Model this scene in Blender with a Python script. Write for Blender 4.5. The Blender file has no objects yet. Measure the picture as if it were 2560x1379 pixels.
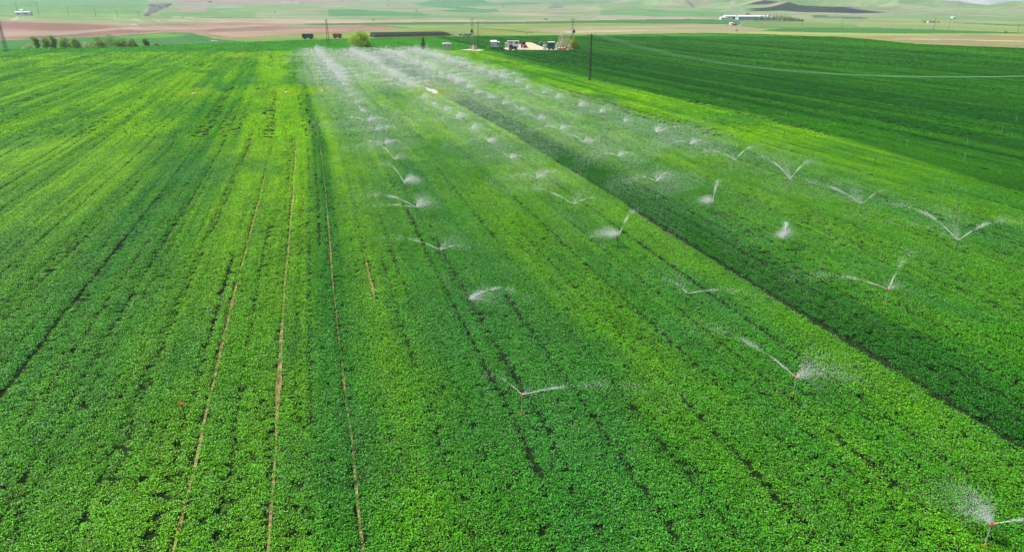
import bpy, math, random
import numpy as np
from mathutils import Vector, Matrix
random.seed(7); RNG = np.random.default_rng(7)
R = math.radians
# ------------------------------------------------------------------ camera, sky, sun, exposure
F, CX, CY, H, YH = 1707.0, 1280.0, 689.5, 20.0, 18.0
PITCH = math.atan((CY-YH)/F); YAW = math.atan(515/math.hypot(F, CY-YH))
scene = bpy.context.scene; col = scene.collection
cam = bpy.data.cameras.new('camera'); camo = bpy.data.objects.new('camera', cam); col.objects.link(camo)
camo.location = (0, 0, H); camo.rotation_euler = (math.pi/2-PITCH, 0, -YAW)
cam.sensor_width = 36; cam.lens = 36*F/2560; cam.clip_start = .5; cam.clip_end = 30000
scene.camera = camo
SUN_EL = R(52); SUN_AZ = YAW-R(80)          # compass angle from +Y, clockwise: to the left of the camera, a little ahead
sund = Vector((math.sin(SUN_AZ)*math.cos(SUN_EL), math.cos(SUN_AZ)*math.cos(SUN_EL), math.sin(SUN_EL)))
w = bpy.data.worlds.new('World'); scene.world = w; w.use_nodes = True
nt = w.node_tree; bg = nt.nodes['Background']; sky = nt.nodes.new('ShaderNodeTexSky')
sky.sky_type = 'NISHITA'; sky.sun_disc = False; sky.sun_elevation = SUN_EL; sky.sun_rotation = SUN_AZ
nt.links.new(sky.outputs[0], bg.inputs[0]); bg.inputs[1].default_value = .075
sl = bpy.data.lights.new('sun', 'SUN'); sl.energy = 5.0; sl.angle = R(.5); sl.color = (1, .96, .9)
so = bpy.data.objects.new('sun', sl); col.objects.link(so); so.rotation_euler = sund.to_track_quat('Z', 'Y').to_euler()
scene.view_settings.view_transform = 'Standard'; scene.view_settings.look = 'None'
scene.view_settings.exposure = 0.68; scene.view_settings.gamma = 1
cy = scene.cycles; cy.max_bounces = 6; cy.diffuse_bounces = 3; cy.transmission_bounces = 3; cy.transparent_max_bounces = 8; cy.volume_bounces = 0
cy.glossy_bounces = 2

# ------------------------------------------------------------------ noise and terrain
def vn(x, y, seed=0):
    x = np.asarray(x, float); y = np.asarray(y, float)
    xi = np.floor(x).astype(np.int64); yi = np.floor(y).astype(np.int64); fx = x-xi; fy = y-yi
    fx = fx*fx*(3-2*fx); fy = fy*fy*(3-2*fy)
    def h(a, b):
        n = (a*374761393+b*668265263+seed*974711) & 0x7fffffff
        n = ((n ^ (n >> 13))*1274126177) & 0x7fffffff
        return ((n ^ (n >> 16)) & 0xffff)/65535.0
    return (h(xi, yi)*(1-fx)+h(xi+1, yi)*fx)*(1-fy)+(h(xi, yi+1)*(1-fx)+h(xi+1, yi+1)*fx)*fy
def fbm(x, y, seed=0, o=4):
    s = 0; a = .5
    for i in range(o): s = s+a*vn(x*2**i, y*2**i, seed+i); a *= .5
    return s/(1-.5**o)
def ss(a, b, x):
    t = np.clip((np.asarray(x, float)-a)/(b-a), 0, 1); return t*t*(3-2*t)
RK = [0, 1150, 1500, 2000, 3000, 4500, 6000, 7500, 9000, 12000]
HK = [0, 0, 3.0, 7.6, 24.5, 66, 135, 225, 330, 520]
def height(x, y):
    r = np.hypot(x, y); th = np.arctan2(x, y)-YAW
    b = np.interp(r, RK, HK)
    side = ss(-.02, .25, th)                      # the hills on the right are steeper and gullied
    n = fbm(x/520, y/520, 3, 4)-.5
    rg = 1-abs(2*fbm(x/330+9, y/330, 11, 3)-1)     # ridges
    amp = ss(1250, 2600, r)
    hgt = b+amp*(n*(18+.10*b+22*side)+side*(rg-.72)*62)
    def bump(cr, ct, sr, st, a): return a*np.exp(-((r-cr)/sr)**2-((th-ct)/st)**2)
    hgt += bump(2450, .36, 600, .16, 16)+bump(2700, .56, 380, .13, 34)+bump(2500, .18, 420, .10, 14)
    hgt += bump(3600, -.02, 500, .12, 18)
    return np.where(r < 1150, 0, np.maximum(hgt, -2))
def ray(px, py):
    a = (px-CX)/F; b = (CY-py)/F
    f = math.cos(PITCH)+b*math.sin(PITCH); u = -math.sin(PITCH)+b*math.cos(PITCH)
    return np.array((a*math.cos(YAW)+f*math.sin(YAW), f*math.cos(YAW)-a*math.sin(YAW), u))
def at(px, py, z=0.0):
    """point of the terrain seen in the photograph at (px, py)"""
    d = ray(px, py)
    if d[2] < 0:
        t = (z-H)/d[2]
        if math.hypot(d[0], d[1])*t < 1150: return (d[0]*t, d[1]*t, z)
    t = np.arange(1100, 11500, 5.0)/math.hypot(d[0], d[1])
    X = d[0]*t; Y = d[1]*t; Z = H+d[2]*t
    k = np.nonzero(height(X, Y) >= Z)[0]; k = k[0] if len(k) else len(t)-1
    return (float(X[k]), float(Y[k]), float(height(X[k], Y[k])))
def inside(poly, X, Y):
    p = np.array(poly); r = np.zeros(X.shape, bool)
    m = (X >= p[:, 0].min()) & (X <= p[:, 0].max()) & (Y >= p[:, 1].min()) & (Y <= p[:, 1].max())
    if not m.any(): return r
    x = X[m]; y = Y[m]; c = np.zeros(x.shape, bool); n = len(p)
    for i in range(n):
        x1, y1 = p[i]; x2, y2 = p[(i+1) % n]
        if y1 == y2: continue
        c ^= ((y1 > y) != (y2 > y)) & (x < (x2-x1)*(y-y1)/(y2-y1)+x1)
    r[m] = c; return r
def gpoly(pts):
    o = []
    for i, (a, b) in enumerate(pts):
        c, d = pts[(i+1) % len(pts)]; n = max(1, int(abs(c-a)/160)) if (b < 45 or d < 45) else 1
        for k in range(n):
            q = at(a+(c-a)*k/n, b+(d-b)*k/n); o.append((q[0], q[1]))
    return o
def lin(r, g, b, k=1.0):
    return np.array([((c/255)/12.92 if c < 11 else ((c/255+.055)/1.055)**2.4)*k for c in (r, g, b)])

# ------------------------------------------------------------------ materials
def mat(name, c, rough=.6, metal=0, var=.12, scale=3.0, spec=.4):
    m = bpy.data.materials.new(name); m.use_nodes = True; t = m.node_tree; p = t.nodes['Principled BSDF']
    p.inputs['Roughness'].default_value = rough; p.inputs['Metallic'].default_value = metal
    p.inputs['Specular IOR Level'].default_value = spec
    tc = t.nodes.new('ShaderNodeTexCoord'); n = t.nodes.new('ShaderNodeTexNoise'); n.inputs['Scale'].default_value = scale
    n.inputs['Detail'].default_value = 6
    mr = t.nodes.new('ShaderNodeMapRange'); mr.inputs['From Min'].default_value = .3; mr.inputs['From Max'].default_value = .7
    mr.inputs['To Min'].default_value = 1-var*1.5; mr.inputs['To Max'].default_value = 1+var
    vm = t.nodes.new('ShaderNodeVectorMath'); vm.operation = 'SCALE'; vm.inputs[0].default_value = c[:3]
    t.links.new(tc.outputs['Object'], n.inputs['Vector']); t.links.new(n.outputs['Fac'], mr.inputs['Value'])
    t.links.new(mr.outputs[0], vm.inputs['Scale']); t.links.new(vm.outputs[0], p.inputs['Base Color'])
    return m
M = {}
for n, c, k in [
    ('white_paint', (.78, .78, .77), {}), ('cream_wall', (.66, .64, .58), {}), ('grey_metal', (.33, .34, .35), dict(metal=.6, rough=.45)),
    ('dark_steel', (.075, .06, .05), dict(rough=.7)), ('rust_steel', (.075, .05, .038), dict(rough=.8)), ('rubber', (.02, .02, .02), dict(rough=.85)),
    ('glass', (.02, .03, .04), dict(rough=.08, spec=.8)), ('green_paint', (.02, .12, .075), {}), ('deep_green', (.015, .10, .04), {}), ('orange_paint', (.42, .14, .02), {}),
    ('red_paint', (.30, .035, .03), {}), ('blue_dark', (.03, .05, .09), {}), ('blue_paint', (.03, .12, .45), {}), ('pink_bag', (.55, .14, .18), {}),
    ('pale_bag', (.62, .52, .46), {}), ('orange_plastic', (.85, .13, .03), {}), ('pipe_grey', (.45, .50, .52), dict(metal=.3, rough=.4)), ('black_plastic', (.02, .02, .022), {}),
    ('panel', (.05, .045, .085), dict(rough=.35)), ('panel_back', (.5, .46, .62), {}), ('roof_white', (.70, .74, .78), {}), ('wall_blue', (.36, .47, .58), {}),
    ('wood', (.16, .10, .06), dict(rough=.8)), ('bark', (.10, .075, .05), dict(rough=.9)), ('rock', (.42, .38, .33), dict(rough=.9, scale=1)), ('ceramic', (.12, .07, .05), dict(rough=.3)),
    ('wire', (.30, .52, .34), dict(metal=.3, rough=.4)), ('dark_cloth', (.06, .06, .08), {}), ('post_white', (.7, .74, .72), {}), ('clay', (.30, .16, .12), {})]:
    M[n] = mat(n, c, **k)

def leaf_mat(name, base=None, inst=False, transl=.32, rough=.5, spec=.35, jitter=.35):
    m = bpy.data.materials.new(name); m.use_nodes = True; t = m.node_tree; p = t.nodes['Principled BSDF']; L = t.links
    a = t.nodes.new('ShaderNodeAttribute'); a.attribute_name = 'rnd'
    mr = t.nodes.new('ShaderNodeMapRange'); mr.inputs['To Min'].default_value = 1-jitter; mr.inputs['To Max'].default_value = 1+jitter
    L.new(a.outputs['Fac'], mr.inputs['Value'])
    vm = t.nodes.new('ShaderNodeVectorMath'); vm.operation = 'SCALE'
    if inst:
        b = t.nodes.new('ShaderNodeAttribute'); b.attribute_type = 'INSTANCER'; b.attribute_name = 'tint'; L.new(b.outputs['Vector'], vm.inputs[0])
    else: vm.inputs[0].default_value = base
    L.new(mr.outputs[0], vm.inputs['Scale']); L.new(vm.outputs[0], p.inputs['Base Color'])
    p.inputs['Roughness'].default_value = rough; p.inputs['Specular IOR Level'].default_value = spec
    tr = t.nodes.new('ShaderNodeBsdfTranslucent'); mx = t.nodes.new('ShaderNodeMixShader'); mx.inputs[0].default_value = transl
    v2 = t.nodes.new('ShaderNodeVectorMath'); v2.operation = 'MULTIPLY'; v2.inputs[1].default_value = (1.25, 1.25, .6)
    L.new(vm.outputs[0], v2.inputs[0]); L.new(v2.outputs[0], tr.inputs['Color'])
    L.new(p.outputs[0], mx.inputs[1]); L.new(tr.outputs[0], mx.inputs[2]); L.new(mx.outputs[0], t.nodes['Material Output'].inputs['Surface'])
    return m
M['crop'] = leaf_mat('crop_leaf', inst=True, transl=.27, rough=.42, spec=.20, jitter=.68)
M['crop_far'] = leaf_mat('crop_leaf_far', inst=True, transl=.29, rough=.5, spec=.15, jitter=.66)
for n, c in [('leaf_lime', (.34, .50, .035)), ('leaf_dark', (.03, .09, .03)), ('leaf_mid', (.25, .40, .09)), ('leaf_pale', (.42, .46, .27)), ('leaf_blossom', (.55, .56, .46)),
             ('leaf_gold', (.33, .38, .03)), ('leaf_grey', (.15, .26, .11)), ('leaf_hill', (.03, .065, .035)), ('leaf_red', (.25, .12, .04)), ('leaf_dry', (.35, .34, .12))]:
    M[n] = leaf_mat(n, base=c)
# water: bright drops lit through by the sun
m = bpy.data.materials.new('water_drops'); m.use_nodes = True; t = m.node_tree; p = t.nodes['Principled BSDF']
p.inputs['Base Color'].default_value = (1, 1, 1, 1); p.inputs['Roughness'].default_value = .25
tr = t.nodes.new('ShaderNodeBsdfTranslucent'); tr.inputs['Color'].default_value = (1, 1, 1, 1); mx = t.nodes.new('ShaderNodeMixShader'); mx.inputs[0].default_value = .72
t.links.new(p.outputs[0], mx.inputs[1]); t.links.new(tr.outputs[0], mx.inputs[2]); t.links.new(mx.outputs[0], t.nodes['Material Output'].inputs['Surface'])
M['water'] = m

# ------------------------------------------------------------------ mesh helpers
class MB:
    def __init__(s): s.v = []; s.f = []; s.n = 0
    def add(s, v, f):
        v = np.asarray(v, float).reshape(-1, 3); s.v.append(v); s.f += [tuple(i+s.n for i in q) for q in f]; s.n += len(v); return s
    def box(s, c, d, rz=0, top=1.0, rx=0, ry=0):
        x, y, z = d[0]/2, d[1]/2, d[2]/2; v = []
        for sz, k in ((-1, 1), (1, top)):
            for sx, sy in ((-1, -1), (1, -1), (1, 1), (-1, 1)): v.append((sx*x*k, sy*y*k, sz*z))
        Mx = Matrix.Translation(c) @ Matrix.Rotation(rz, 4, 'Z') @ Matrix.Rotation(rx, 4, 'X') @ Matrix.Rotation(ry, 4, 'Y')
        v = [tuple(Mx @ Vector(q)) for q in v]
        return s.add(v, [(0, 3, 2, 1), (4, 5, 6, 7), (0, 1, 5, 4), (1, 2, 6, 5), (2, 3, 7, 6), (3, 0, 4, 7)])
    def tube(s, pts, rad, n=6, cap=True):
        pts = [Vector(p) for p in pts]; rad = rad if hasattr(rad, '__len__') else [rad]*len(pts); v = []; f = []
        for i, p in enumerate(pts):
            d = (pts[min(i+1, len(pts)-1)]-pts[max(i-1, 0)]).normalized(); a = d.orthogonal().normalized(); b = d.cross(a)
            if i and (a.dot(pa) < .2): a = (pa-d*pa.dot(d)).normalized(); b = d.cross(a)
            pa = a
            for k in range(n):
                an = 2*math.pi*k/n; v.append(p+(a*math.cos(an)+b*math.sin(an))*rad[i])
        for i in range(len(pts)-1):
            for k in range(n): f.append((i*n+k, i*n+(k+1) % n, (i+1)*n+(k+1) % n, (i+1)*n+k))
        if cap: f.append(tuple(range(n))[::-1]); f.append(tuple((len(pts)-1)*n+k for k in range(n)))
        return s.add([tuple(q) for q in v], f)
    def bar(s, a, b, t): return s.tube([a, b], t, 4)
    def prism(s, prof, y0, y1, axis='y'):
        n = len(prof)
        if axis == 'y': v = [(x, y0, z) for x, z in prof]+[(x, y1, z) for x, z in prof]
        else: v = [(y0, x, z) for x, z in prof]+[(y1, x, z) for x, z in prof]
        f = [tuple(range(n)), tuple(range(2*n-1, n-1, -1))]+[(i, i+n, (i+1) % n+n, (i+1) % n) for i in range(n)]
        return s.add(v, f)
    def build(s, name, m, parent=None, smooth=False, bevel=0):
        me = bpy.data.meshes.new(name); v = np.concatenate(s.v); me.from_pydata(v.tolist(), [], s.f); me.materials.append(m)
        if smooth: me.polygons.foreach_set('use_smooth', [True]*len(me.polygons))
        o = bpy.data.objects.new(name, me); col.objects.link(o); o.parent = parent
        if bevel:
            b = o.modifiers.new('bevel', 'BEVEL'); b.width = bevel; b.segments = 2
        return o
def fastmesh(name, v, quads, m, rnd=None):
    me = bpy.data.meshes.new(name); nf = len(quads); k = quads.shape[1]
    me.vertices.add(len(v)); me.vertices.foreach_set('co', np.ascontiguousarray(v, np.float32).ravel())
    me.loops.add(nf*k); me.loops.foreach_set('vertex_index', quads.astype(np.int32).ravel())
    me.polygons.add(nf); me.polygons.foreach_set('loop_start', np.arange(0, nf*k, k, dtype=np.int32)); me.polygons.foreach_set('loop_total', np.full(nf, k, np.int32))
    me.update(calc_edges=True); me.materials.append(m)
    if rnd is not None:
        a = me.attributes.new('rnd', 'FLOAT', 'FACE'); a.data.foreach_set('value', rnd.astype(np.float32))
    return me
def tag(o, label=None, cat=None, group=None, kind=None):
    if label: o['label'] = label
    if cat: o['category'] = cat
    if group: o['group'] = group
    if kind: o['kind'] = kind
    return o
def thing(name, loc, rz, label, cat, group=None):
    o = bpy.data.objects.new(name, None); col.objects.link(o); o.location = loc; o.rotation_euler = (0, 0, rz); return tag(o, label, cat, group)
def copy_tree(o, parent=None):
    c = o.copy(); col.objects.link(c); c.parent = parent
    for ch in list(o.children): copy_tree(ch, c)
    return c
FRONT = -YAW      # local +X to the right, local +Y away from the camera's side

# ------------------------------------------------------------------ the crop: colour and gaps over the ground
def U(x, y): return x+.03*np.maximum(0, y-110)
ST = np.array([(-400, .3), (-160, .35), (-110, .5), (-80, .42), (-62, .55), (-48, .45), (-38, .62), (-30, .5), (-24, .35), (-20, .2), (-16, .25), (-14, .45), (-12.2, .95), (-6, 1.0), (-3.4, .95), (-1.6, .55), (-.8, .2), (.6, .25), (1.6, .6),
               (5, .35), (9, .22), (14, .38), (18, .6), (21, .45), (24, .35), (27.5, .7), (30.6, .7), (31.4, .0), (34.5, .0), (37, .1), (41, .4), (46, .65), (51, .35), (57, .45), (62, .65), (68, .75), (74, .7), (79, .8), (81, .5), (90, .3), (400, .3)])
BY, BX = [50, 57, 84, 119, 154, 194, 350, 500], [75, 76.6, 81, 84, 81, 81.4, 84.5, 86]
GR = np.array((.038, .255, .010)); YG = np.array((.22, .50, .002)); DG = np.array((.014, .125, .008)); BLG = np.array((.050, .26, .032))
def crop_color(x, y):
    u = U(x, y); t = np.interp(u, ST[:, 0], ST[:, 1])
    far = .30+.70*ss(25, 120, y)
    n = fbm(x/9, y/26, 21, 4); n2 = fbm(x/2.2, y/60, 33, 3); n3 = fbm(x/1.1, y/5, 43, 3)
    st = vn(u/.75, y/40, 35)*.6+vn(u/2.6, y/120, 36)*.4
    t = np.clip((t+(n-.5)*.8+(n2-.5)*.5+(st-.5)*1.3+(n3-.5)*.35)*far+.10, 0, 1)
    right = ss(-1.2, 1.2, x-np.interp(y, BY, BX)+(n-.5)*1.5)
    tr = np.clip(.40+(n-.5)*.7+(vn(u/7, y*.004, 51)-.5)*.8+(vn(u/1.8, y*.006, 52)-.5)*1.0, 0, 1)
    c = GR*(1-t[:, None])+YG*t[:, None]
    b = np.clip((fbm(x/6+7, y/14, 61, 3)-.5)*2.2+.16*ss(3, 8, x), 0, .8)[:, None]; c = c*(1-b)+BLG*b
    cr = DG*(1-tr[:, None])+np.array((.055, .26, .006))*tr[:, None]
    dark = (ss(31.2, 31.6, u)*(1-ss(34, 38, u)))[:, None]
    c = c*(1-dark*.75)+DG*1.1*dark*.75
    far_edge = ss(0, 6, y-(357-.155*x))[:, None]           # the headland and the crop beyond it
    c = c*(1-far_edge)+np.array((.055, .29, .010))*(.8+.5*n[:, None])*far_edge
    c = c*(1-right[:, None])+cr*right[:, None]
    return c
BARE = [(1079, 228, 1.35, 8.5, .05), (715, 231, .42, 4.2, 0), (485, 233, .7, 2.6, .2), (598, 139, .9, 7.0, 0), (803, 227, .4, 3.4, 0), (1045, 300, .01, .01, 0)]
BAREW = [(at(a, b)[:2], rx, ry, s) for a, b, rx, ry, s in BARE]
# wheel tracks: centre, half width, first and last metre, kind (tan soil or dark furrow)
TR = [(0.0, .055, 18, 135, 1), (-3.6, .075, 18, 120, 1), (-7.2, .07, 18, 95, 1), (2.85, .09, 46.5, 61.5, 1), (31.2, .24, 18, 66, 0), (31.3, .16, 66, 330, 0),
      (-8.05, .09, 20, 60, 0), (-5.55, .06, 18, 70, 0), (-10.6, .07, 18, 140, 0), (-1.8, .07, 30, 240, 0), (-.9, .09, 60, 330, 0), (8.15, .11, 24, 70, 0), (9.5, .10, 24, 64, 0), (5.2, .07, 40, 80, 0), (12.2, .12, 18, 45, 0),
      (14.6, .06, 18, 90, 0), (17.6, .06, 18, 60, 0), (23.2, .08, 18, 60, 0), (26.9, .09, 18, 200, 0), (34.6, .07, 18, 150, 0), (38.8, .06, 30, 120, 0), (-14.4, .09, 18, 240, 0), (-15.9, .05, 18, 100, 0),
      (-18.2, .12, 18, 300, 0), (-21.8, .08, 18, 200, 0), (-25.5, .13, 18, 300, 0), (-27, .06, 18, 200, 0), (-33, .1, 18, 300, 0), (-36.6, .12, 18, 300, 0), (-43.8, .14, 18, 300, 0), (-47.4, .1, 18, 300, 0),
      (-55, .15, 50, 330, 0), (-66, .15, 50, 330, 0), (-80, .2, 50, 330, 0), (44.5, .08, 40, 250, 0), (59.5, .08, 40, 250, 0), (66.9, .12, 60, 160, 0), (70.5, .15, 50, 180, 0), (4.2, .05, 20, 60, 0), (20.4, .05, 18, 80, 0)]
def wobble(y): return (vn(y/2.5, y*0, 71)-.5)*.09+(vn(y/14, y*0, 72)-.5)*.22
def width(i, yy):
    c, hw, a, b, kind = TR[i]; cut = vn(yy/.55, yy*0+i, 180+i)*.5+vn(yy/1.7, yy*0+i, 80+i)*.6+vn(yy/8, yy*0, 120+i)*1.1-.25
    w_ = hw*(.25+cut)
    if i == 1: w_ = w_+.16*np.exp(-((yy-36.5)/2.2)**2)*.7
    if kind: w_ = w_*ss(b, b-12, yy)*(1 if i != 3 else ss(a, a+3, yy))
    return np.maximum(w_, hw*.2*ss(b, b-12, yy) if i in (0, 3, 4) else 0)
def streak(x, y, q=1.0):
    u = U(x, y)
    return 1-np.clip(.6*ss(.62, .84, vn(u/(.30*q), y/70, 201))+.6*ss(.68, .88, vn(u/(1.0*q), y/140, 202)), 0, 1)
def gap(x, y, wide=0.0):
    """0 = no plants, 1 = full crop"""
    k = np.ones(x.shape); u = U(x, y)
    wob = wobble(y)
    for i, (c, hw, a, b, kind) in enumerate(TR):
        m = (abs(u-c) < 2) & (y > a) & (y < b)
        if not m.any(): continue
        w_ = width(i, y[m])
        k[m] *= ss(w_*.8, w_*1.2+.05, abs(u[m]-c-wob[m]))
    for (q, rx, ry, s) in BAREW:
        k *= ss(.8, 1.1, np.hypot((x-q[0])/rx, (y-q[1])/ry)*(1+.35*(vn(x, y, 5)-.5))+.25*(vn(x*1.7, y*1.7, 6)-.5))
    q = at(1474, 203); k *= ss(.9, 1.4, np.hypot(x-q[0], y-q[1]))
    return k

# ------------------------------------------------------------------ ground: one sheet out to the far hills
K = .51
def fc(r, g, b, k=K): return lin(r, g, b, k)
FIELDS = [
 ([(-900, -3), (366, -3), (372, 12), (358, 30), (350, 42), (300, 44), (0, 44), (-900, 42)], fc(118, 190, 84)),
 ([(-900, 30), (0, 33), (356, 36), (350, 42), (0, 44), (-900, 42)], fc(150, 195, 100)),
 ([(0, -3), (250, -3), (366, 1), (366, 8), (200, 14), (0, 10)], fc(112, 188, 86)),
 ([(430, -3), (900, -3), (880, 6), (640, 10), (440, 8)], fc(198, 158, 142)),
 ([(440, 17), (520, 17), (515, 27), (450, 31)], fc(196, 168, 152)),
 ([(-900, 42), (160, 44), (350, 44), (640, 46), (640, 50), (400, 60), (320, 63), (240, 60), (0, 52), (-900, 45)], fc(170, 192, 118)),
 ([(400, 31), (640, 29), (640, 43), (400, 40)], fc(132, 188, 98)),
 ([(820, 25), (900, 24), (1050, 33), (1080, 38), (1050, 41), (820, 41)], fc(88, 176, 84)),
 ([(1030, 10), (1070, 4), (1100, -3), (1200, -3), (1215, 4), (1230, 9), (1360, 7), (1350, 11), (1240, 15), (1150, 17), (1240, 28), (1190, 31), (1110, 20)], fc(84, 174, 92)),
 ([(1090, 27), (1240, 23), (1250, 31), (1210, 32)], fc(86, 174, 94)),
 ([(1400, 2), (1520, 2), (1560, 14), (1440, 13)], fc(120, 180, 110)),
 ([(1220, 31), (1400, 36), (1700, 43), (1840, 48), (1720, 49), (1500, 44), (1260, 36)], fc(200, 182, 152)),
 ([(400, 51), (640, 47), (960, 50), (1300, 51), (1560, 48), (1720, 45), (1840, 48), (1560, 52), (1280, 55), (960, 57), (640, 62)], fc(212, 188, 158)),
 ([(-900, 45), (0, 52), (240, 60), (320, 63), (400, 60), (600, 56), (730, 61), (700, 66), (900, 63), (1010, 70), (950, 78), (900, 80), (770, 88), (640, 94), (560, 97), (500, 85), (420, 81), (280, 91), (0, 102), (-900, 125)], fc(192, 146, 124)),
 ([(0, 55), (180, 60), (300, 66), (230, 75), (150, 77), (0, 70)], fc(176, 122, 108)),
 ([(100, 84), (240, 80), (300, 75), (400, 77), (350, 83), (200, 92), (60, 98)], fc(170, 126, 108)),
 ([(0, 76), (150, 80), (260, 74), (330, 68), (520, 66), (640, 62), (700, 66), (600, 72), (400, 76), (300, 74), (160, 88), (0, 94)], fc(206, 172, 146)),
 ([(520, 82), (640, 78), (760, 74), (880, 76), (760, 84), (640, 91), (570, 94)], fc(208, 170, 140)),
 ([(640, 66), (900, 65), (940, 72), (800, 74), (660, 76)], fc(196, 146, 128)),
 ([(-900, 126), (0, 102), (280, 91), (380, 83), (420, 81), (480, 82), (520, 92), (570, 101), (640, 106), (320, 118), (0, 125), (-900, 150)], fc(72, 162, 62)),
 ([(290, 92), (400, 84), (480, 86), (440, 93), (330, 97)], fc(112, 184, 50)),
 ([(512, 96), (545, 94), (640, 93), (900, 80), (960, 76), (1060, 73), (1300, 66), (1320, 84), (1200, 89), (1130, 93), (900, 98), (770, 101), (640, 106), (570, 101)], fc(160, 184, 50)),
 ([(560, 100), (640, 97), (900, 92), (900, 98), (770, 101), (640, 106)], fc(142, 180, 82)),
 ([(730, 60.5), (960, 56.5), (1280, 54.5), (1560, 50), (1720, 48), (1840, 51), (1960, 54), (2000, 57), (1900, 62), (1830, 62), (1720, 60), (1500, 58), (1280, 61), (960, 63), (800, 63.5)], fc(82, 152, 58)),
 ([(950, 64), (1280, 62), (1500, 59), (1720, 61), (1800, 64), (1800, 80), (1720, 83), (1480, 88), (1200, 89), (1320, 84), (1060, 73)], fc(158, 186, 78)),
 ([(1180, 73), (1260, 70), (1360, 80), (1340, 86), (1200, 86)], fc(164, 184, 58)),
 ([(1380, 69), (1720, 62), (1830, 63), (1900, 68), (1940, 73), (1850, 80), (1720, 82), (1600, 84), (1420, 85), (1300, 76)], fc(192, 182, 126)),
 ([(1400, 79), (1560, 75), (1700, 76), (1560, 79), (1420, 82)], fc(226, 214, 160)),
 ([(1500, 26), (1720, 28), (1842, 35), (1842, 41), (1720, 41), (1500, 38)], fc(108, 184, 100)),
 ([(1842, 53), (2010, 57), (2140, 60), (2150, 68), (2010, 71), (1900, 73), (1860, 66)], fc(134, 182, 78)),
 ([(1940, 42), (2200, 46), (2560, 54), (3600, 58), (3600, 112), (2560, 82), (2300, 73), (2160, 68), (2150, 60), (2010, 56)], fc(166, 190, 100)),
 ([(2380, 56), (2560, 63), (3600, 84), (3600, 92), (2560, 67), (2420, 60)], fc(86, 156, 72)),
 ([(2150, 54), (2560, 66), (2560, 67), (2150, 56)], fc(196, 196, 118)),
 ([(1960, 70), (2160, 68.5), (2300, 73), (2560, 82), (3600, 112), (3600, 118), (2560, 84.5), (2400, 84), (2230, 84), (2040, 81), (1900, 78)], fc(72, 160, 48)),
 ([(1780, 83), (1900, 79), (2010, 80.5), (2100, 83), (2300, 85), (2560, 85), (3600, 118), (3600, 160), (2560, 122), (2300, 112), (2100, 93), (1900, 85)], fc(186, 194, 74)),
 ([(2150, 90), (2300, 88), (2560, 88), (3600, 124), (3600, 152), (2560, 119), (2300, 108)], fc(186, 172, 108)),
 ([(2230, 97), (2400, 99), (2560, 103), (2560, 105), (2400, 100.5), (2240, 98.5)], fc(238, 232, 172)),
 ([(1870, 81), (2100, 84), (2400, 88), (2400, 89.5), (2100, 86), (1870, 82.5)], fc(214, 220, 96)),
 ([(2030, 39), (2100, 42), (2180, 45), (2160, 48), (2030, 45)], fc(84, 140, 104)),
 ([(372, 10), (432, 8), (425, 16), (395, 30), (364, 40), (360, 38), (372, 24)], fc(122, 134, 116)),
 ([(1830, -1), (1842, 4), (1836, 12), (1824, 8)], fc(206, 190, 170)),
 ([(2100, 14), (2130, 16), (2160, 36), (2130, 38)], fc(160, 160, 150)),
 ([(1380, 8), (1420, 6), (1406, 20), (1370, 22)], fc(140, 158, 130)),
 ([(700, 5), (740, 4), (750, 9), (705, 10)], fc(214, 190, 176)),
 ([(360, 43), (640, 44.5), (640, 45.5), (360, 44.3)], fc(100, 140, 80)), ([(0, 12), (180, 15), (360, 18), (360, 19), (180, 16.5), (0, 13.2)], fc(96, 160, 80)), ([(300, 24), (356, 26), (356, 27), (300, 25)], fc(96, 160, 80)),
 ([(520, 76), (560, 73), (640, 68), (700, 65), (700, 66), (640, 69.2), (560, 74.2), (520, 77)], fc(140, 112, 96)), ([(430, 42.5), (520, 46), (560, 50), (552, 50), (512, 47), (430, 43.5)], fc(224, 226, 186)),
 ([(280, 47), (300, 52), (306, 52), (288, 47)], fc(214, 216, 160)), ([(330, 47), (352, 55), (360, 55), (338, 47)], fc(214, 216, 160)), ([(380, 49), (402, 56), (408, 56), (388, 49)], fc(214, 216, 170)),
 ([(330, 60), (346, 62), (346, 64), (326, 62)], fc(236, 220, 190)), ([(40, 42), (46, 42), (36, 52), (24, 52)], fc(230, 214, 190)),
 ([(378, 12), (392, 15), (388, 18), (374, 15)], fc(62, 84, 84)), ([(396, 14), (414, 20), (408, 22), (394, 18)], fc(62, 84, 84)), ([(418, 10), (430, 12), (416, 18), (410, 16)], fc(64, 86, 86)), ([(356, 38), (366, 36), (378, 38), (366, 41)], fc(70, 96, 76)),
 ([(1200, 70), (1260, 74), (1340, 83), (1330, 84), (1250, 76), (1196, 72)], fc(116, 150, 70)), ([(890, 61), (1000, 67), (1030, 71), (1020, 72), (980, 68), (890, 62.3)], fc(120, 140, 80)),
 ([(1500, 90), (1760, 93), (1760, 94.5), (1500, 91.5)], fc(40, 110, 40)), ([(1900, 66), (1990, 71), (1990, 72), (1900, 67.5)], fc(140, 130, 86)), ([(1720, 2), (1800, 24), (1792, 24), (1712, 2)], fc(132, 146, 130)),
 ([(2244, 118), (2320, 119.5), (2440, 120.5), (2440, 122.5), (2320, 121.5), (2244, 120.5)], fc(20, 70, 20)),
 ([(2560, 5), (2400, 2), (2200, -3), (3400, -3), (3400, 20)], fc(200, 206, 214)), ([(1740, 34), (1840, 36), (1840, 41), (1740, 40)], fc(98, 180, 96)),  # pale blue corner patch is haze painted into the hill colour, no field
]
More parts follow.
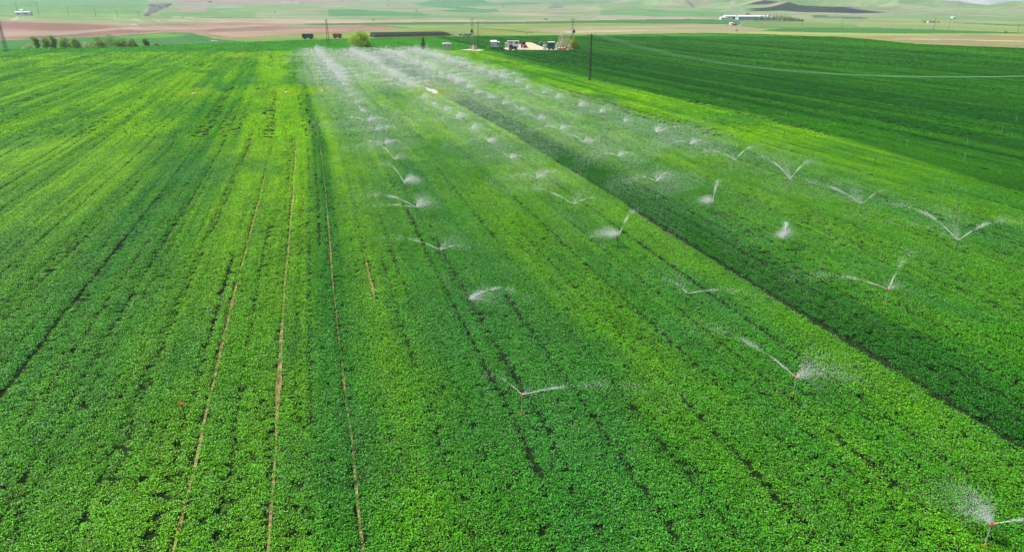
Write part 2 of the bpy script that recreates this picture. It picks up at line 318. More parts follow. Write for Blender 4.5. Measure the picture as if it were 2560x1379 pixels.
CROPDOM = [(-1500, 152), (0, 125), (320, 118), (640, 106), (770, 101), (900, 98), (1130, 93), (1200, 89), (1480, 88), (1720, 83), (1780, 83), (1900, 85), (2100, 93), (2300, 112), (2560, 122), (3800, 168), (3800, 420), (60000, 9000), (-60000, 9000)]
cropdom = [at(a, b)[:2] for a, b in CROPDOM[:-2]]+[(120, -60), (-160, -60)]
PAD = [at(a, b)[:2] for a, b in [(1262, 127), (1256, 121), (1300, 111), (1316, 106), (1330, 107), (1352, 116), (1375, 123), (1428, 121), (1440, 125), (1400, 127)]]
PAD2 = [at(a, b)[:2] for a, b in [(1140, 126), (1172, 123), (1200, 123.5), (1214, 126), (1200, 129), (1160, 128)]]
def build_ground():
    th = np.concatenate([np.arange(-math.pi, YAW-.80, .03), np.arange(YAW-.80, YAW+.80, .00105), np.arange(YAW+.80, math.pi-.01, .03)])
    inv = np.arange(117, 24, -.8); rr = np.concatenate([[0.01, 8, 16], np.arange(24, 313, 8.0), 36710/inv, 1530*np.exp(np.linspace(0, math.log(11500/1530), 300))]); rr = np.unique(rr)
    nt_, nr = len(th), len(rr); X = np.outer(rr, np.sin(th)).ravel(); Y = np.outer(rr, np.cos(th)).ravel(); Z = height(X, Y)
    c = np.empty((len(X), 3)); n = fbm(X/150, Y/150, 91, 4); r = np.hypot(X, Y)
    n2 = fbm(X/60, Y/60, 95, 3)
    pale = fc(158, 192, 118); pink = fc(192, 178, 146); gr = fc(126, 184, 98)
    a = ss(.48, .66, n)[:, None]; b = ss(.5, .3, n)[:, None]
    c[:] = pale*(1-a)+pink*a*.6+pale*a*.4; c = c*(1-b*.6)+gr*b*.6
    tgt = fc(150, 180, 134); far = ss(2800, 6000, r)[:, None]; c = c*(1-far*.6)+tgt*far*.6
    rocky = ss(.60, .72, fbm(X/90, Y/90, 141, 4))*ss(1500, 2300, r)*ss(-.05, .2, np.arctan2(X, Y)-YAW); c = c*(1-rocky[:, None]*.6)+fc(156, 156, 138)*rocky[:, None]*.6
    # strip fields over the plain outside the traced ones
    strip = vn(X/700, Y/45, 151); m = (r < 1250) & (r > 300); k = ((strip > .62) & m)[:, None]*.5; c = c*(1-k)+fc(188, 176, 130)*k
    wx = X+(fbm(X/25, Y/25, 161, 2)-.5)*6*ss(300, 900, r); wy = Y+(fbm(X/25, Y/25, 162, 2)-.5)*9*ss(300, 900, r)
    for pts, colr in FIELDS:
        k = inside(gpoly(pts), wx, wy); c[k] = colr
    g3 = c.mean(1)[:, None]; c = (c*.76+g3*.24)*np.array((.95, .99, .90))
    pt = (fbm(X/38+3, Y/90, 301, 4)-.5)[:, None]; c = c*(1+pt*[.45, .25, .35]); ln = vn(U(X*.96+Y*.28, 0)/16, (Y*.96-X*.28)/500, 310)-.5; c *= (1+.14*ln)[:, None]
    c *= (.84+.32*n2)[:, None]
    k = inside(cropdom, X, Y); cc = crop_color(X[k], Y[k])*.80; c[k] = cc  # leafless far crop: self-shadow of the leaves is put into the colour
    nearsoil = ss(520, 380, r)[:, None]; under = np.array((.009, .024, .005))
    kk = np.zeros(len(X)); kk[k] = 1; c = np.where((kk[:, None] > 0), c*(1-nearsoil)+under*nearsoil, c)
    idx = np.arange(nr*nt_).reshape(nr, nt_); nx = np.roll(idx, -1, 1)
    q = np.stack([idx[:-1], nx[:-1], nx[1:], idx[1:]], -1).reshape(-1, 4)[:, ::-1]
    m = bpy.data.materials.new('ground'); m.use_nodes = True; t = m.node_tree; L = t.links; p = t.nodes['Principled BSDF']
    p.inputs['Roughness'].default_value = .9; p.inputs['Specular IOR Level'].default_value = .1
    at_ = t.nodes.new('ShaderNodeAttribute'); at_.attribute_name = 'land'
    tc = t.nodes.new('ShaderNodeTexCoord'); mp = t.nodes.new('ShaderNodeMapping'); mp.inputs['Scale'].default_value = (.02, .15, .1); mp.inputs['Rotation'].default_value = (0, 0, .35)
    n1 = t.nodes.new('ShaderNodeTexNoise'); n1.inputs['Scale'].default_value = 1; n1.inputs['Detail'].default_value = 8; n1.inputs['Roughness'].default_value = .7
    n2_ = t.nodes.new('ShaderNodeTexNoise'); n2_.inputs['Scale'].default_value = .35; n2_.inputs['Detail'].default_value = 8; n2_.inputs['Roughness'].default_value = .75
    L.new(tc.outputs['Object'], mp.inputs['Vector']); L.new(mp.outputs[0], n1.inputs['Vector']); L.new(tc.outputs['Object'], n2_.inputs['Vector'])
    n3_ = t.nodes.new('ShaderNodeTexNoise'); n3_.inputs['Scale'].default_value = 7; n3_.inputs['Detail'].default_value = 5; L.new(tc.outputs['Object'], n3_.inputs['Vector'])
    bp = t.nodes.new('ShaderNodeBump'); bp.inputs['Strength'].default_value = .8; bp.inputs['Distance'].default_value = .05; L.new(n3_.outputs['Fac'], bp.inputs['Height']); L.new(bp.outputs[0], p.inputs['Normal'])
    ad = t.nodes.new('ShaderNodeMath'); ad.operation = 'ADD'; L.new(n1.outputs['Fac'], ad.inputs[0]); L.new(n2_.outputs['Fac'], ad.inputs[1])
    mr = t.nodes.new('ShaderNodeMapRange'); mr.inputs['From Min'].default_value = .6; mr.inputs['From Max'].default_value = 1.4; mr.inputs['To Min'].default_value = .5; mr.inputs['To Max'].default_value = 1.5
    vm = t.nodes.new('ShaderNodeVectorMath'); vm.operation = 'SCALE'; L.new(ad.outputs[0], mr.inputs['Value']); L.new(at_.outputs['Color'], vm.inputs[0]); L.new(mr.outputs[0], vm.inputs['Scale'])
    L.new(vm.outputs[0], p.inputs['Base Color'])
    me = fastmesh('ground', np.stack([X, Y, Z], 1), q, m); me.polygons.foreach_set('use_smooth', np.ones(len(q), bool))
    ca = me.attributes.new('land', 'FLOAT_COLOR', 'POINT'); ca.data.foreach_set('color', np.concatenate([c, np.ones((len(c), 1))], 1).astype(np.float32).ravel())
    o = bpy.data.objects.new('ground', me); col.objects.link(o); tag(o, kind='structure')
build_ground()
def sheet(name, xy, z, m, cat=None):
    b = MB().add([(x, y, z) for x, y in xy], [tuple(range(len(xy)))]); o = b.build(name, m); return tag(o, kind='structure')
def soil_mat(name, c, sc=1.5, var=.35):
    return mat(name, c, rough=.95, var=var, scale=sc, spec=.1)
M['tan'] = soil_mat('tan_soil', (.29, .20, .09)); M['furrow'] = soil_mat('shade_painted_soil', (.014, .026, .008)); M['chalk'] = soil_mat('pale_crust', (.48, .45, .43), 2, .1); M['yard'] = soil_mat('yard_soil', (.52, .42, .30), .3, .15)  # furrow soil coloured dark to stand for the plants' shade in the gap
# bare wheel tracks seen between the plants
for i in (0, 1, 2, 3, 4):
    c, hw, a, b_, kind = TR[i]; ys = np.arange(a-.5, min(b_, 130)+.5, .35); pv = []
    cw = c-.03*np.maximum(0, ys-110)+wobble(ys); ww = np.maximum(width(i, ys)*(.85 if kind else 1.05)+.005, .01); pv = [(p-q_, y_) for p, q_, y_ in zip(cw, ww, ys)]+[(p+q_, y_) for p, q_, y_ in zip(cw[::-1], ww[::-1], ys[::-1])]
    n = len(ys); v = [(x, y_, .02) for x, y_ in pv]; f = [(k, 2*n-1-k, 2*n-2-k, k+1) for k in range(n-1)]
    tag(MB().add(v, f).build('wheel_track', M['tan'] if kind else M['furrow']), kind='structure')
for q, rx, ry, s in BAREW[:5]:
    pts = []
    for k in range(40):
        an = k/40*2*math.pi; rr = 1.0+.22*math.sin(3*an+rx)+.15*math.sin(5*an+1)
        pts.append((q[0]+rx*rr*math.cos(an), q[1]+ry*rr*math.sin(an)))
    sheet('bare_patch', pts, .035, M['chalk'])
sheet('dirt_yard', PAD, .05, M['yard']); sheet('gravel_pad', PAD2, .05, M['yard'])

# ------------------------------------------------------------------ crop plants (scattered leaves nobody could count)
def clump(name, rad, hgt, n, ll, lw, seed, mt='crop'):
    g = np.random.default_rng(seed); r = rad*np.sqrt(g.random(n)); a = g.random(n)*6.283; z = hgt*(.35+.65*g.random(n)**.6)*(1-.25*(r/rad)**2)
    P0 = np.stack([r*np.cos(a), r*np.sin(a), z], 1)
    az = g.random(n)*6.283; el = g.uniform(-.7, .95, n); L_ = ll*g.uniform(.7, 1.3, n); W = lw*g.uniform(.7, 1.3, n)
    d = np.stack([np.cos(az)*np.cos(el), np.sin(az)*np.cos(el), np.sin(el)], 1); s = np.stack([-np.sin(az), np.cos(az), g.uniform(-.7, .7, n)], 1)
    d2 = d*[1, 1, 0]*.8-np.array([0, 0, .45])+d*[0, 0, .3]
    mid = P0; a0 = mid-d*L_[:, None]*.5; a1 = mid+d2*L_[:, None]*.5; s = s*W[:, None]/2
    V = np.stack([a0-s*.45, a0+s*.45, mid+s, mid-s, a1+s*.3, a1-s*.3], 1).reshape(-1, 3); b = np.arange(n)*6
    q = np.stack([np.stack([b, b+1, b+2, b+3], 1), np.stack([b+3, b+2, b+4, b+5], 1)], 1).reshape(-1, 4)
    me = fastmesh(name, V, q, M[mt], np.repeat(g.random(n), 2)); return bpy.data.objects.new(name, me)
def scatter(name, pts, src, tint, scl, idx, label_kind='stuff'):
    c = bpy.data.collections.new(name+'_source')
    for o in src: c.objects.link(o)
    n = len(pts); me = bpy.data.meshes.new(name); me.vertices.add(n); me.vertices.foreach_set('co', pts.astype(np.float32).ravel())
    def A(nm, ty, key, v): a = me.attributes.new(nm, ty, 'POINT'); a.data.foreach_set(key, v.ravel())
    A('tint', 'FLOAT_VECTOR', 'vector', tint.astype(np.float32)); A('scl', 'FLOAT_VECTOR', 'vector', scl.astype(np.float32))
    A('idx', 'INT', 'value', idx.astype(np.int32)); rot = np.zeros((n, 3), np.float32); rot[:, 2] = RNG.random(n)*6.283; rot[:, 0] = RNG.normal(0, .1, n); rot[:, 1] = RNG.normal(0, .1, n); A('rot', 'FLOAT_VECTOR', 'vector', rot)
    o = bpy.data.objects.new(name, me); col.objects.link(o)
    g = bpy.data.node_groups.new(name, 'GeometryNodeTree'); g.interface.new_socket('Geometry', in_out='INPUT', socket_type='NodeSocketGeometry'); g.interface.new_socket('Geometry', in_out='OUTPUT', socket_type='NodeSocketGeometry')
    N = g.nodes.new; L = g.links.new; gi = N('NodeGroupInput'); go = N('NodeGroupOutput'); ip = N('GeometryNodeInstanceOnPoints'); ci = N('GeometryNodeCollectionInfo')
    ci.inputs['Collection'].default_value = c; ci.inputs['Separate Children'].default_value = True; ci.inputs['Reset Children'].default_value = True
    L(gi.outputs[0], ip.inputs['Points']); L(ci.outputs[0], ip.inputs['Instance']); ip.inputs['Pick Instance'].default_value = True
    for nm, ty, sock in (('idx', 'INT', 'Instance Index'), ('rot', 'FLOAT_VECTOR', 'Rotation'), ('scl', 'FLOAT_VECTOR', 'Scale')):
        na = N('GeometryNodeInputNamedAttribute'); na.data_type = ty; na.inputs['Name'].default_value = nm; L(na.outputs['Attribute'], ip.inputs[sock])
    L(ip.outputs[0], go.inputs[0]); md = o.modifiers.new('plants', 'NODES'); md.node_group = g
    return tag(o, kind='stuff')
def wedge(x, y, d0, d1, m=5.0):
    f = x*math.sin(YAW)+y*math.cos(YAW); r = x*math.cos(YAW)-y*math.sin(YAW)
    return (f > d0) & (f <= d1) & (abs(r) < f*.80+m)
def grid(dx, dy, jx, jy, d0, d1, m):
    xs = np.arange(-320, 460, dx); ys = np.arange(0, 520, dy); 
    lim = 1.3*d1+10; xs = xs[abs(xs) < lim]; ys = ys[ys < d1*1.35+10]
    X, Y = np.meshgrid(xs, ys); X = X.ravel(); Y = Y.ravel(); k = wedge(X, Y, d0, d1, m); X = X[k]; Y = Y[k]
    X = X+RNG.normal(0, jx, len(X)); Y = Y+RNG.uniform(-jy, jy, len(Y)); return X, Y
padxy = lambda X, Y: inside(PAD, X, Y) | inside(PAD2, X, Y)
def crop_layer(name, lod, dx, dy, d0, d1, m, rad, hgt, n, ll, lw, label):
    X, Y = grid(dx, dy, dx*.16, dy*.5, d0, d1, m)
    k = inside(cropdom, X, Y) & ~padxy(X, Y); X, Y = X[k], Y[k]
    gp = gap(X, Y) if lod < 2 else np.ones(len(X)); sk = streak(X, Y, (1, 1.8, 3.2)[lod]); big = fbm(X/5, Y/14, 171, 3)
    thin = .90+.5*(big-.4)+.25*(fbm(X/.8, Y/1.1, 177, 2)-.5) if lod == 0 else 1.0
    k = ((gp > .35) | ((RNG.random(len(X)) < .10) & (abs(Y-60) < 80))) & (RNG.random(len(X)) < np.clip(thin, 0, 1)*gp*((.6 if lod == 0 else .4)+(.4 if lod == 0 else .6)*sk)+(.9 if lod == 0 else 0)*(gp < .35)); X, Y, gp, big, sk = X[k], Y[k], gp[k], big[k], sk[k]
    sz = RNG.uniform(.88, 1.12, len(X))*(.45+.55*np.clip(gp, 0, 1)); zs = sz*(.6+.6*big)*(.45+.55*sk)
    dk = (U(X, Y) > 31.2) & (U(X, Y) < 36); zs = np.where(dk, zs*1.25, zs)
    tint = crop_color(X, Y)*(1+RNG.normal(0, .07, (len(X), 1)))*(.80+.40*fbm(X/.9, Y/2.2, 191, 3))[:, None]
    yl = np.zeros(len(X))
    for q, rx, ry, s in BAREW[:5]: yl = np.maximum(yl, ss(3.2, 1.0, np.hypot((X-q[0])/(rx+1.5), (Y-q[1])/(ry+1.5))))
    tint = tint*(1-yl[:, None]*.7)+np.array((.30, .50, .004))*yl[:, None]*.7
    src = [clump('plant_source', rad, hgt, n, ll, lw, 300+lod*10+i, 'crop_far' if lod else 'crop') for i in range(6)]
    o = scatter(name, np.stack([X, Y, np.zeros(len(X))], 1), src, np.clip(tint, .003, .9), np.stack([sz, sz, zs], 1), RNG.integers(0, 6, len(X)))
    o['label'] = label; o['category'] = 'crop'; print(name, len(X))
crop_layer('crop_plants', 0, .22, .26, 11, 112, 14, .24, .36, 40, .10, .034, 'dense leafy green crop covering the near field in rows')
crop_layer('crop_plants', 1, .55, .62, 111.2, 250, 14, .46, .42, 58, .22, .070, 'leafy green crop covering the middle of the field around the sprinkler lines')
crop_layer('crop_plants', 2, 1.05, 1.3, 249, 520, 22, .85, .45, 50, .42, .13, 'smooth green crop of the far field up to the farm yard')

# ------------------------------------------------------------------ sprinklers and their water
def spray_mesh(seed, jets, mist=(0, 900, 4.0, 1.6), dens=1.0, size=.028, wide=0):
    """drops thrown by one sprinkler; jets = (azimuth, range m, elevation, drops, stream length)"""
    g = np.random.default_rng(seed); P_, S_, D_ = [], [], []
    for az, rng, el, nd, sl_ in jets:
        nd = int(nd*dens); t = g.random(nd)**1.35; hx = rng*t; z = hx*math.tan(el)*(1-t*1.02)-.55*t**3
        sg = .015+.60*t**1.7*rng/9; d = np.stack([np.cos(az)*hx, np.sin(az)*hx, z], 1)
        puls = .55+.45*np.sin(t*26+seed); keep = g.random(nd) < puls*(1.15-.75*t)
        d += g.normal(0, 1, (nd, 3))*sg[:, None]*[1, 1, .75]; P_.append(d[keep]); S_.append((size*g.uniform(.6, 1.4, nd)*(1-.25*t))[keep])
        D_.append(np.tile([math.cos(az), math.sin(az), .2], (keep.sum(), 1)))
    az, nm, rr, hh = mist; nm = int(nm*dens)
    if nm:
        nr_ = 34; ra = az+g.normal(0, .55, nr_); re = g.uniform(.15, 1.25, nr_); rl = rr*g.uniform(.35, 1.5, nr_)*np.cos(re)**.5; k = g.integers(0, nr_, nm)
        t = g.random(nm)**1.1; hx = rl[k]*t; z = hx*np.tan(re[k])*(1-t)*hh/1.6+.25*hh*t*(1-t)
        P_.append(np.stack([np.cos(ra[k])*hx, np.sin(ra[k])*hx, z], 1)+g.normal(0, 1, (nm, 3))*(.02+.22*t[:, None])); S_.append(size*.8*g.uniform(.5, 1.3, nm)*(1.1-.4*t)); D_.append(g.normal(0, 1, (nm, 3)))
    nw = int(wide*dens)
    if nw:
        a = g.random(nw)*6.283; r = 10*np.sqrt(g.random(nw))*(.6+.4*np.cos(a-.4)**2); z = -.5+2.4*g.random(nw)**2
        P_.append(np.stack([np.cos(a)*r, np.sin(a)*r, z], 1)); S_.append(size*.8*g.uniform(.5, 1.3, nw)); D_.append(g.normal(0, 1, (nw, 3)))
    Pt = np.concatenate(P_); S = np.concatenate(S_); D = np.concatenate(D_); k = Pt[:, 2] > -.75; Pt, S, D = Pt[k], S[k], D[k]; n = len(Pt)
    D /= np.linalg.norm(D, axis=1)[:, None]; A = np.cross(D, g.normal(0, 1, (n, 3))); A /= np.linalg.norm(A, axis=1)[:, None]; B = np.cross(D, A)
    S = S[:, None]; V = np.stack([Pt+D*S*1.5, Pt-D*S*.8+A*S*.75, Pt-D*S*.8-A*S*.4+B*S*.65, Pt-D*S*.8-A*S*.4-B*S*.65], 1).reshape(-1, 3); b = np.arange(n)*4
    Q = np.stack([np.stack([b, b+1, b+2], 1), np.stack([b, b+2, b+3], 1), np.stack([b, b+3, b+1], 1), np.stack([b+1, b+3, b+2], 1)], 1).reshape(-1, 3)
    me = fastmesh('water_spray', V, Q, M['water'])
    return me
def jet_mesh(jets):
    b = MB()
    for az, rng, el, nd, sl_ in jets:
        pts = []; rad = []
        for k in range(9):
            x = sl_*.6*k/8; t = x/rng; pts.append((math.cos(az)*x, math.sin(az)*x, x*math.tan(el)*(1-t))); rad.append(.007+.007*k/8 if k < 5 else .012*(9-k)/5)
        b.tube(pts, rad, 5)
    me = bpy.data.meshes.new('water_jet'); me.from_pydata(np.concatenate(b.v).tolist(), [], b.f); me.materials.append(M['water']); return me
RH = 1.12
def make_sprinkler(head_m, base_m, pipe_m):
    o = thing('sprinkler', (0, 0, 0), 0, 'x', 'sprinkler')
    b = MB(); b.tube([(0, 0, 0), (0, 0, .07), (0, 0, .09), (0, 0, .2)], [.10, .10, .055, .045], 10); b.tube([(-.22, 0, .05), (.22, 0, .05)], .05, 8); b.box((.05, -.1, .1), (.16, .06, .05)); b.build('base_coupling', base_m, o)
    MB().tube([(0, 0, .2), (0, 0, RH-.06)], .021, 8).build('riser', pipe_m, o)
    b = MB(); b.tube([(0, 0, RH-.08), (0, 0, RH-.02), (0, 0, RH), (0, 0, RH+.05)], [.03, .036, .045, .04], 8); b.tube([(0, 0, RH+.02), (.09, 0, RH+.05), (.15, 0, RH+.075)], [.024, .02, .013], 6)
    b.tube([(0, 0, RH+.02), (-.08, 0, RH+.05)], [.02, .012], 6); h = b.build('sprinkler_head', head_m, o)
    b = MB(); b.box((.03, .03, RH+.10), (.24, .022, .03), rz=.2); b.box((.16, .05, RH+.09), (.05, .06, .05)); b.tube([(0, 0, RH+.05), (0, 0, RH+.13)], .014, 6); b.build('impact_arm', head_m, h)
    return o
orange_s = make_sprinkler(M['orange_plastic'], M['orange_plastic'], M['pipe_grey'])
dark_s = make_sprinkler(M['black_plastic'], M['black_plastic'], M['black_plastic'])
red_s = make_sprinkler(M['orange_plastic'], M['black_plastic'], M['black_plastic'])
pale_s = make_sprinkler(M['grey_metal'], M['black_plastic'], M['pipe_grey'])
def az(px_ang):   # world azimuth of a direction given as an angle from picture-right, counter-clockwise seen from above
    return px_ang-YAW
VAR = []
for i in range(9):
    g = random.Random(40+i); el = R(g.uniform(24, 38)); a1 = i*.7; a2 = a1+g.uniform(1.9, 4.0)
    jets = [(az(a1), g.uniform(6, 11), el, g.choice([300, 600, 900]), 2.2), (az(a2), g.uniform(4, 7), R(30), g.choice([150, 400]), 1.0)]
    VAR.append((spray_mesh(500+i, jets, (az(g.uniform(-.3, .9)), g.uniform(900, 2400), g.uniform(2.0, 4.2), g.uniform(1.2, 2.4)), 1.3, .033, 5000), jet_mesh(jets)))
DENSE = []
for i in range(4):
    jets = [(az(.5+i*1.1), 10, R(32), 1500, 2.6), (az(3.1+i*1.3), 7, R(30), 800, 1.2)]
    DENSE.append((spray_mesh(560+i, jets, (az(.2+.4*i), 4200, 4.4, 2.4), 1.0, .044, 4600), jet_mesh(jets)))
ORD = ['first', 'second', 'third', 'fourth', 'fifth', 'sixth', 'seventh', 'eighth', 'ninth', 'tenth', 'eleventh', 'twelfth', 'thirteenth', 'fourteenth', 'fifteenth', 'sixteenth', 'seventeenth', 'eighteenth', 'nineteenth', 'twentieth',
       'twenty-first', 'twenty-second', 'twenty-third', 'twenty-fourth', 'twenty-fifth', 'twenty-sixth', 'twenty-seventh', 'twenty-eighth', 'twenty-ninth', 'thirtieth']
LINES = [
 ('leftmost row', 8.85, [(1305, 988), (1175, 750), (1100, 627), (1042, 520), (1012, 460), (986, 400), (962, 361), (939, 327), (922, 304), (902, 280), (886, 260)]),
 ('second row', 24.2, [(2478, 1312), (1990, 945), (1718, 735), (1545, 595), (1433, 512), (1341, 448), (1275, 396), (1221, 357), (1180, 327), (1142, 299), (1109, 278), (1081, 262), (1055, 246), (1017, 221)]),
 ('third row', 38.2, [(2220, 725), (1960, 600), (1780, 512), (1640, 455), (1545, 392), (1460, 358), (1400, 325), (1345, 300), (1300, 277), (1255, 262), (1220, 247), (1187, 236)]),
 ('rightmost row', 52.5, [(2395, 603), (2155, 512), (1975, 450), (1838, 402), (1725, 362), (1640, 332), (1560, 306), (1500, 283), (1448, 268), (1390, 247), (1355, 235), (1315, 223), (1287, 210)])]
J = lambda *a: list(a)
pi = math.pi
# what the water does at the sprinklers one can make out: jets (direction in the picture from above, range, elevation, drops, stream), mist
SPEC = {
 (0, 0): ([(0.0, 9, R(16), 2600, 1.6), (2.2, 4, R(10), 700, .9)], (0.1, 300, 3, .8), 'red head, jet shooting right'),
 (0, 1): ([(.05, 4.5, R(38), 2200, .5)], (0.1, 2600, 2.6, .9), 'short white burst beside it'),
 (0, 2): ([(2.7, 7, R(20), 1700, .9), (.5, 3, R(18), 500, .5)], (.4, 1200, 6, 1.3), 'thin jet pointing left'),
 (0, 3): ([(2.75, 9, R(24), 3200, 3.4), (3.15, 7, R(12), 1200, 1)], (.6, 3200, 2.2, 1.9), 'dark riser, long jet thrown left'),
 (0, 4): ([(2.1, 10, R(30), 2200, 3.8)], (.2, 4200, 2.0, 1.6), 'bright puff to its right and a jet up left'),
 (0, 5): ([(2.2, 10, R(30), 2000, 2.4)], (.2, 900, 3.0, 1.0), 'thin jet rising up left'),
 (1, 0): ([(-.12, 8, R(20), 2200, 1.4)], (2.0, 3600, 2.8, 1.0), 'red head, orange base and jet shooting right'),
 (1, 1): ([(2.2, 9, R(22), 3200, 2.6), (.05, 4, R(14), 700, .6)], (-.2, 3400, 4.2, 1.2), 'grey riser, jet up left and mist on its right'),
 (1, 2): ([(0.0, 6, R(12), 1500, 2.4), (2.0, 4, R(20), 500, .6)], (1.9, 500, 5, 1.0), 'faint low jet pointing right'),
 (1, 3): ([(1.1, 8, R(36), 2200, 1.6)], (2.6, 4800, 2.0, 1.2), 'bright white fan and a steep jet'),
 (1, 4): ([(2.45, 10, R(22), 2200, 2.0), (.5, 5, R(20), 700, 1)], (.6, 900, 5, 1.4), 'thin jet thrown far left'),
 (2, 0): ([(2.85, 8, R(20), 2200, 2.2), (.9, 11, R(22), 1700, 2.0)], (.4, 600, 2, .9), 'red head, one jet left and one up right'),
 (2, 1): ([(1.2, 3.4, R(52), 2600, .9)], (1.3, 4200, 1.6, 2.2), 'upright bright white plume'),
 (2, 2): ([(1.2, 8, R(38), 2600, 2.4)], (2.2, 3400, 1.6, 1.2), 'steep jet leaning right'),
 (3, 0): ([(2.0, 11, R(34), 3400, 1.6), (.45, 11, R(24), 3000, 3.0)], (1.9, 1500, 7, 2.4), 'dark riser, curved jet left and jet right'),
 (3, 1): ([(2.35, 11, R(28), 3000, 1.6), (.7, 8, R(22), 900, .6)], (2.2, 1800, 7, 1.6), 'long pale veil trailing up left'),
 (3, 2): ([(1.95, 11, R(34), 2600, 2.0), (.85, 11, R(26), 2400, 2.6)], (1.9, 2400, 8, 2.4), 'two jets forming a wide V'),
 (3, 3): ([(2.4, 7, R(28), 1300, 1.2), (.8, 9, R(30), 2200, 2.4)], (2.2, 500, 5, 1.5), 'jet rising right from a bright foot'),
}
def put_sprinkler(row, rname, x, y, k):
    key = (row, k); red = key in ((0, 0), (1, 0), (2, 0), (3, 1)); src = orange_s if (row, k) in ((0, 0), (1, 0), (1, 1), (2, 0)) else dark_s
    o = copy_tree(src); o.location = (x, y, 0)
    d = math.hypot(x, y)
    if key in SPEC:
        jets, mist, look = SPEC[key]; jets = [(az(a), b, c, d_*1.2, s) for a, b, c, d_, s in jets]; mist = (az(mist[0]), mist[1], mist[2], mist[3])
        o.rotation_euler[2] = jets[0][0]; a0 = jets[0][0]; jets = [(a-a0, r1, e1, n1*.6, s1) for a, r1, e1, n1, s1 in jets]; mist = (mist[0]-a0, *mist[1:])
        sz = .013+.00022*d; sm = spray_mesh(600+row*20+k, jets, mist, 1.4, sz*.72, 2600); jm = jet_mesh(jets)
    else:
        dense = d > 175; sm, jm = random.choice(DENSE if dense else VAR); o.rotation_euler[2] = random.uniform(-.25, .25)
        look = 'jet and mist blowing over the crop' if not dense else 'lost in thick white mist'
    s = bpy.data.objects.new('water_spray', sm); col.objects.link(s); s.parent = o; s.location = (0, 0, RH+.06)
    if key not in SPEC: f_ = random.uniform(.55, 1.45 if d > 175 else 1.15); s.scale = (f_, f_, f_**.7)
    s = bpy.data.objects.new('water_jet', jm); col.objects.link(s); s.parent = o; s.location = (0, 0, RH+.06)
    tag(o, '%s, %s sprinkler, %s' % (look, ORD[k], rname), 'sprinkler', 'sprinklers watering the field in four rows')
for row, (rname, u0, pl) in enumerate(LINES):
    ys = []
    for k, (px, py) in enumerate(pl):
        q = at(px, py, RH); put_sprinkler(row, rname, q[0], q[1], k); ys.append(q[1])
    y = ys[-1]+11.7; k = len(pl)
    while y < 350-.13*u0 and k < 30:
        put_sprinkler(row, rname, u0-.03*max(0, y-110)+random.uniform(-.2, .2), y, k); y += 11.7; k += 1

# risers that are not running
def idle(px, py, src, label, group='dry sprinklers standing in the crop'):
    q = at(px, py, .35); o = copy_tree(src); o.location = (q[0], q[1], 0); o.rotation_euler = (random.uniform(-.05, .05), random.uniform(-.05, .05), random.uniform(0, 6)); tag(o, label, 'sprinkler', group)
idle(463, 1042, red_s, 'dry sprinkler with a red head on a black riser, left of the wheel tracks')
idle(557, 764, pale_s, 'pale upright dry riser beside a dark gap in the crop, left of the wheel tracks')
idle(524, 796, pale_s, 'pale dry riser just left of and nearer than the upright one beside the dark gap')
for i, (px, py) in enumerate([(1577, 190), (1598, 232), (1717, 175), (1751, 183), (1770, 239), (1788, 192), (1800, 254), (1941, 340), (1964, 289), (2095, 284), (2051, 311), (2185, 306), (2267, 363), (2417, 360), (2410, 400), (2356, 463), (2505, 329), (2540, 303)]):
    big = px == 2417
    idle(px, py, pale_s, 'dry riser with a pale top standing alone in the dark field' if big else 'small pale dry riser standing in the dark green field on the right', 'pale dry risers in the dark field')
for i, (px, py) in enumerate([(1570, 274), (1470, 246), (1538, 229), (1773, 291), (2188, 412), (2028, 414), (2390, 529)]):
    idle(px, py, dark_s, 'small dark dry riser in light crop between the rightmost row and dark field', 'dark dry risers by the edge of the dark field')
for t_ in (orange_s, dark_s, red_s, pale_s):
    for c in list(t_.children_recursive): bpy.data.objects.remove(c)
    bpy.data.objects.remove(t_)

# ------------------------------------------------------------------ trees and shrubs
def foliage(name, blobs, n, size, m, seed, parent, hollow=.35):
    g = np.random.default_rng(seed); Pn, Nn = [], []; tot = sum(b[3]*b[4] for b in blobs)
    for cx, cy_, cz, rx, rz in blobs:
        k = max(8, int(n*rx*rz/tot)); d = g.normal(0, 1, (k, 3)); d /= np.linalg.norm(d, axis=1)[:, None]
        rr = hollow+(1-hollow)*g.random(k)**.5; rr *= .8+.4*vn(d[:, 0]*3+cx, d[:, 1]*3+d[:, 2]*2+cz, seed); Pn.append(d*rr[:, None]*[rx, rx, rz]+[cx, cy_, cz]); Nn.append(d)
    Pt = np.concatenate(Pn); D = np.concatenate(Nn)+g.normal(0, .7, (len(Pt), 3)); D /= np.linalg.norm(D, axis=1)[:, None]
    k = Pt[:, 2] > .05; Pt, D = Pt[k], D[k]; n = len(Pt); A = np.cross(D, g.normal(0, 1, (n, 3))); A /= np.linalg.norm(A, axis=1)[:, None]; B = np.cross(D, A); s = (size*g.uniform(.6, 1.4, n))[:, None]
    V = np.stack([Pt-A*s, Pt-B*s*.5, Pt+A*s, Pt+B*s*.5+D*s*.2], 1).reshape(-1, 3); q = np.arange(n*4).reshape(n, 4)
    lo = vn(Pt[:, 0]*1.2+3, Pt[:, 1]*1.2+Pt[:, 2]*1.5, seed+5); rnd = np.clip(.5+(lo-.5)*.8+g.normal(0, .2, n), 0, 1)
    me = fastmesh(name, V, q, m, rnd); o = bpy.data.objects.new(name, me); col.objects.link(o); o.parent = parent; return o
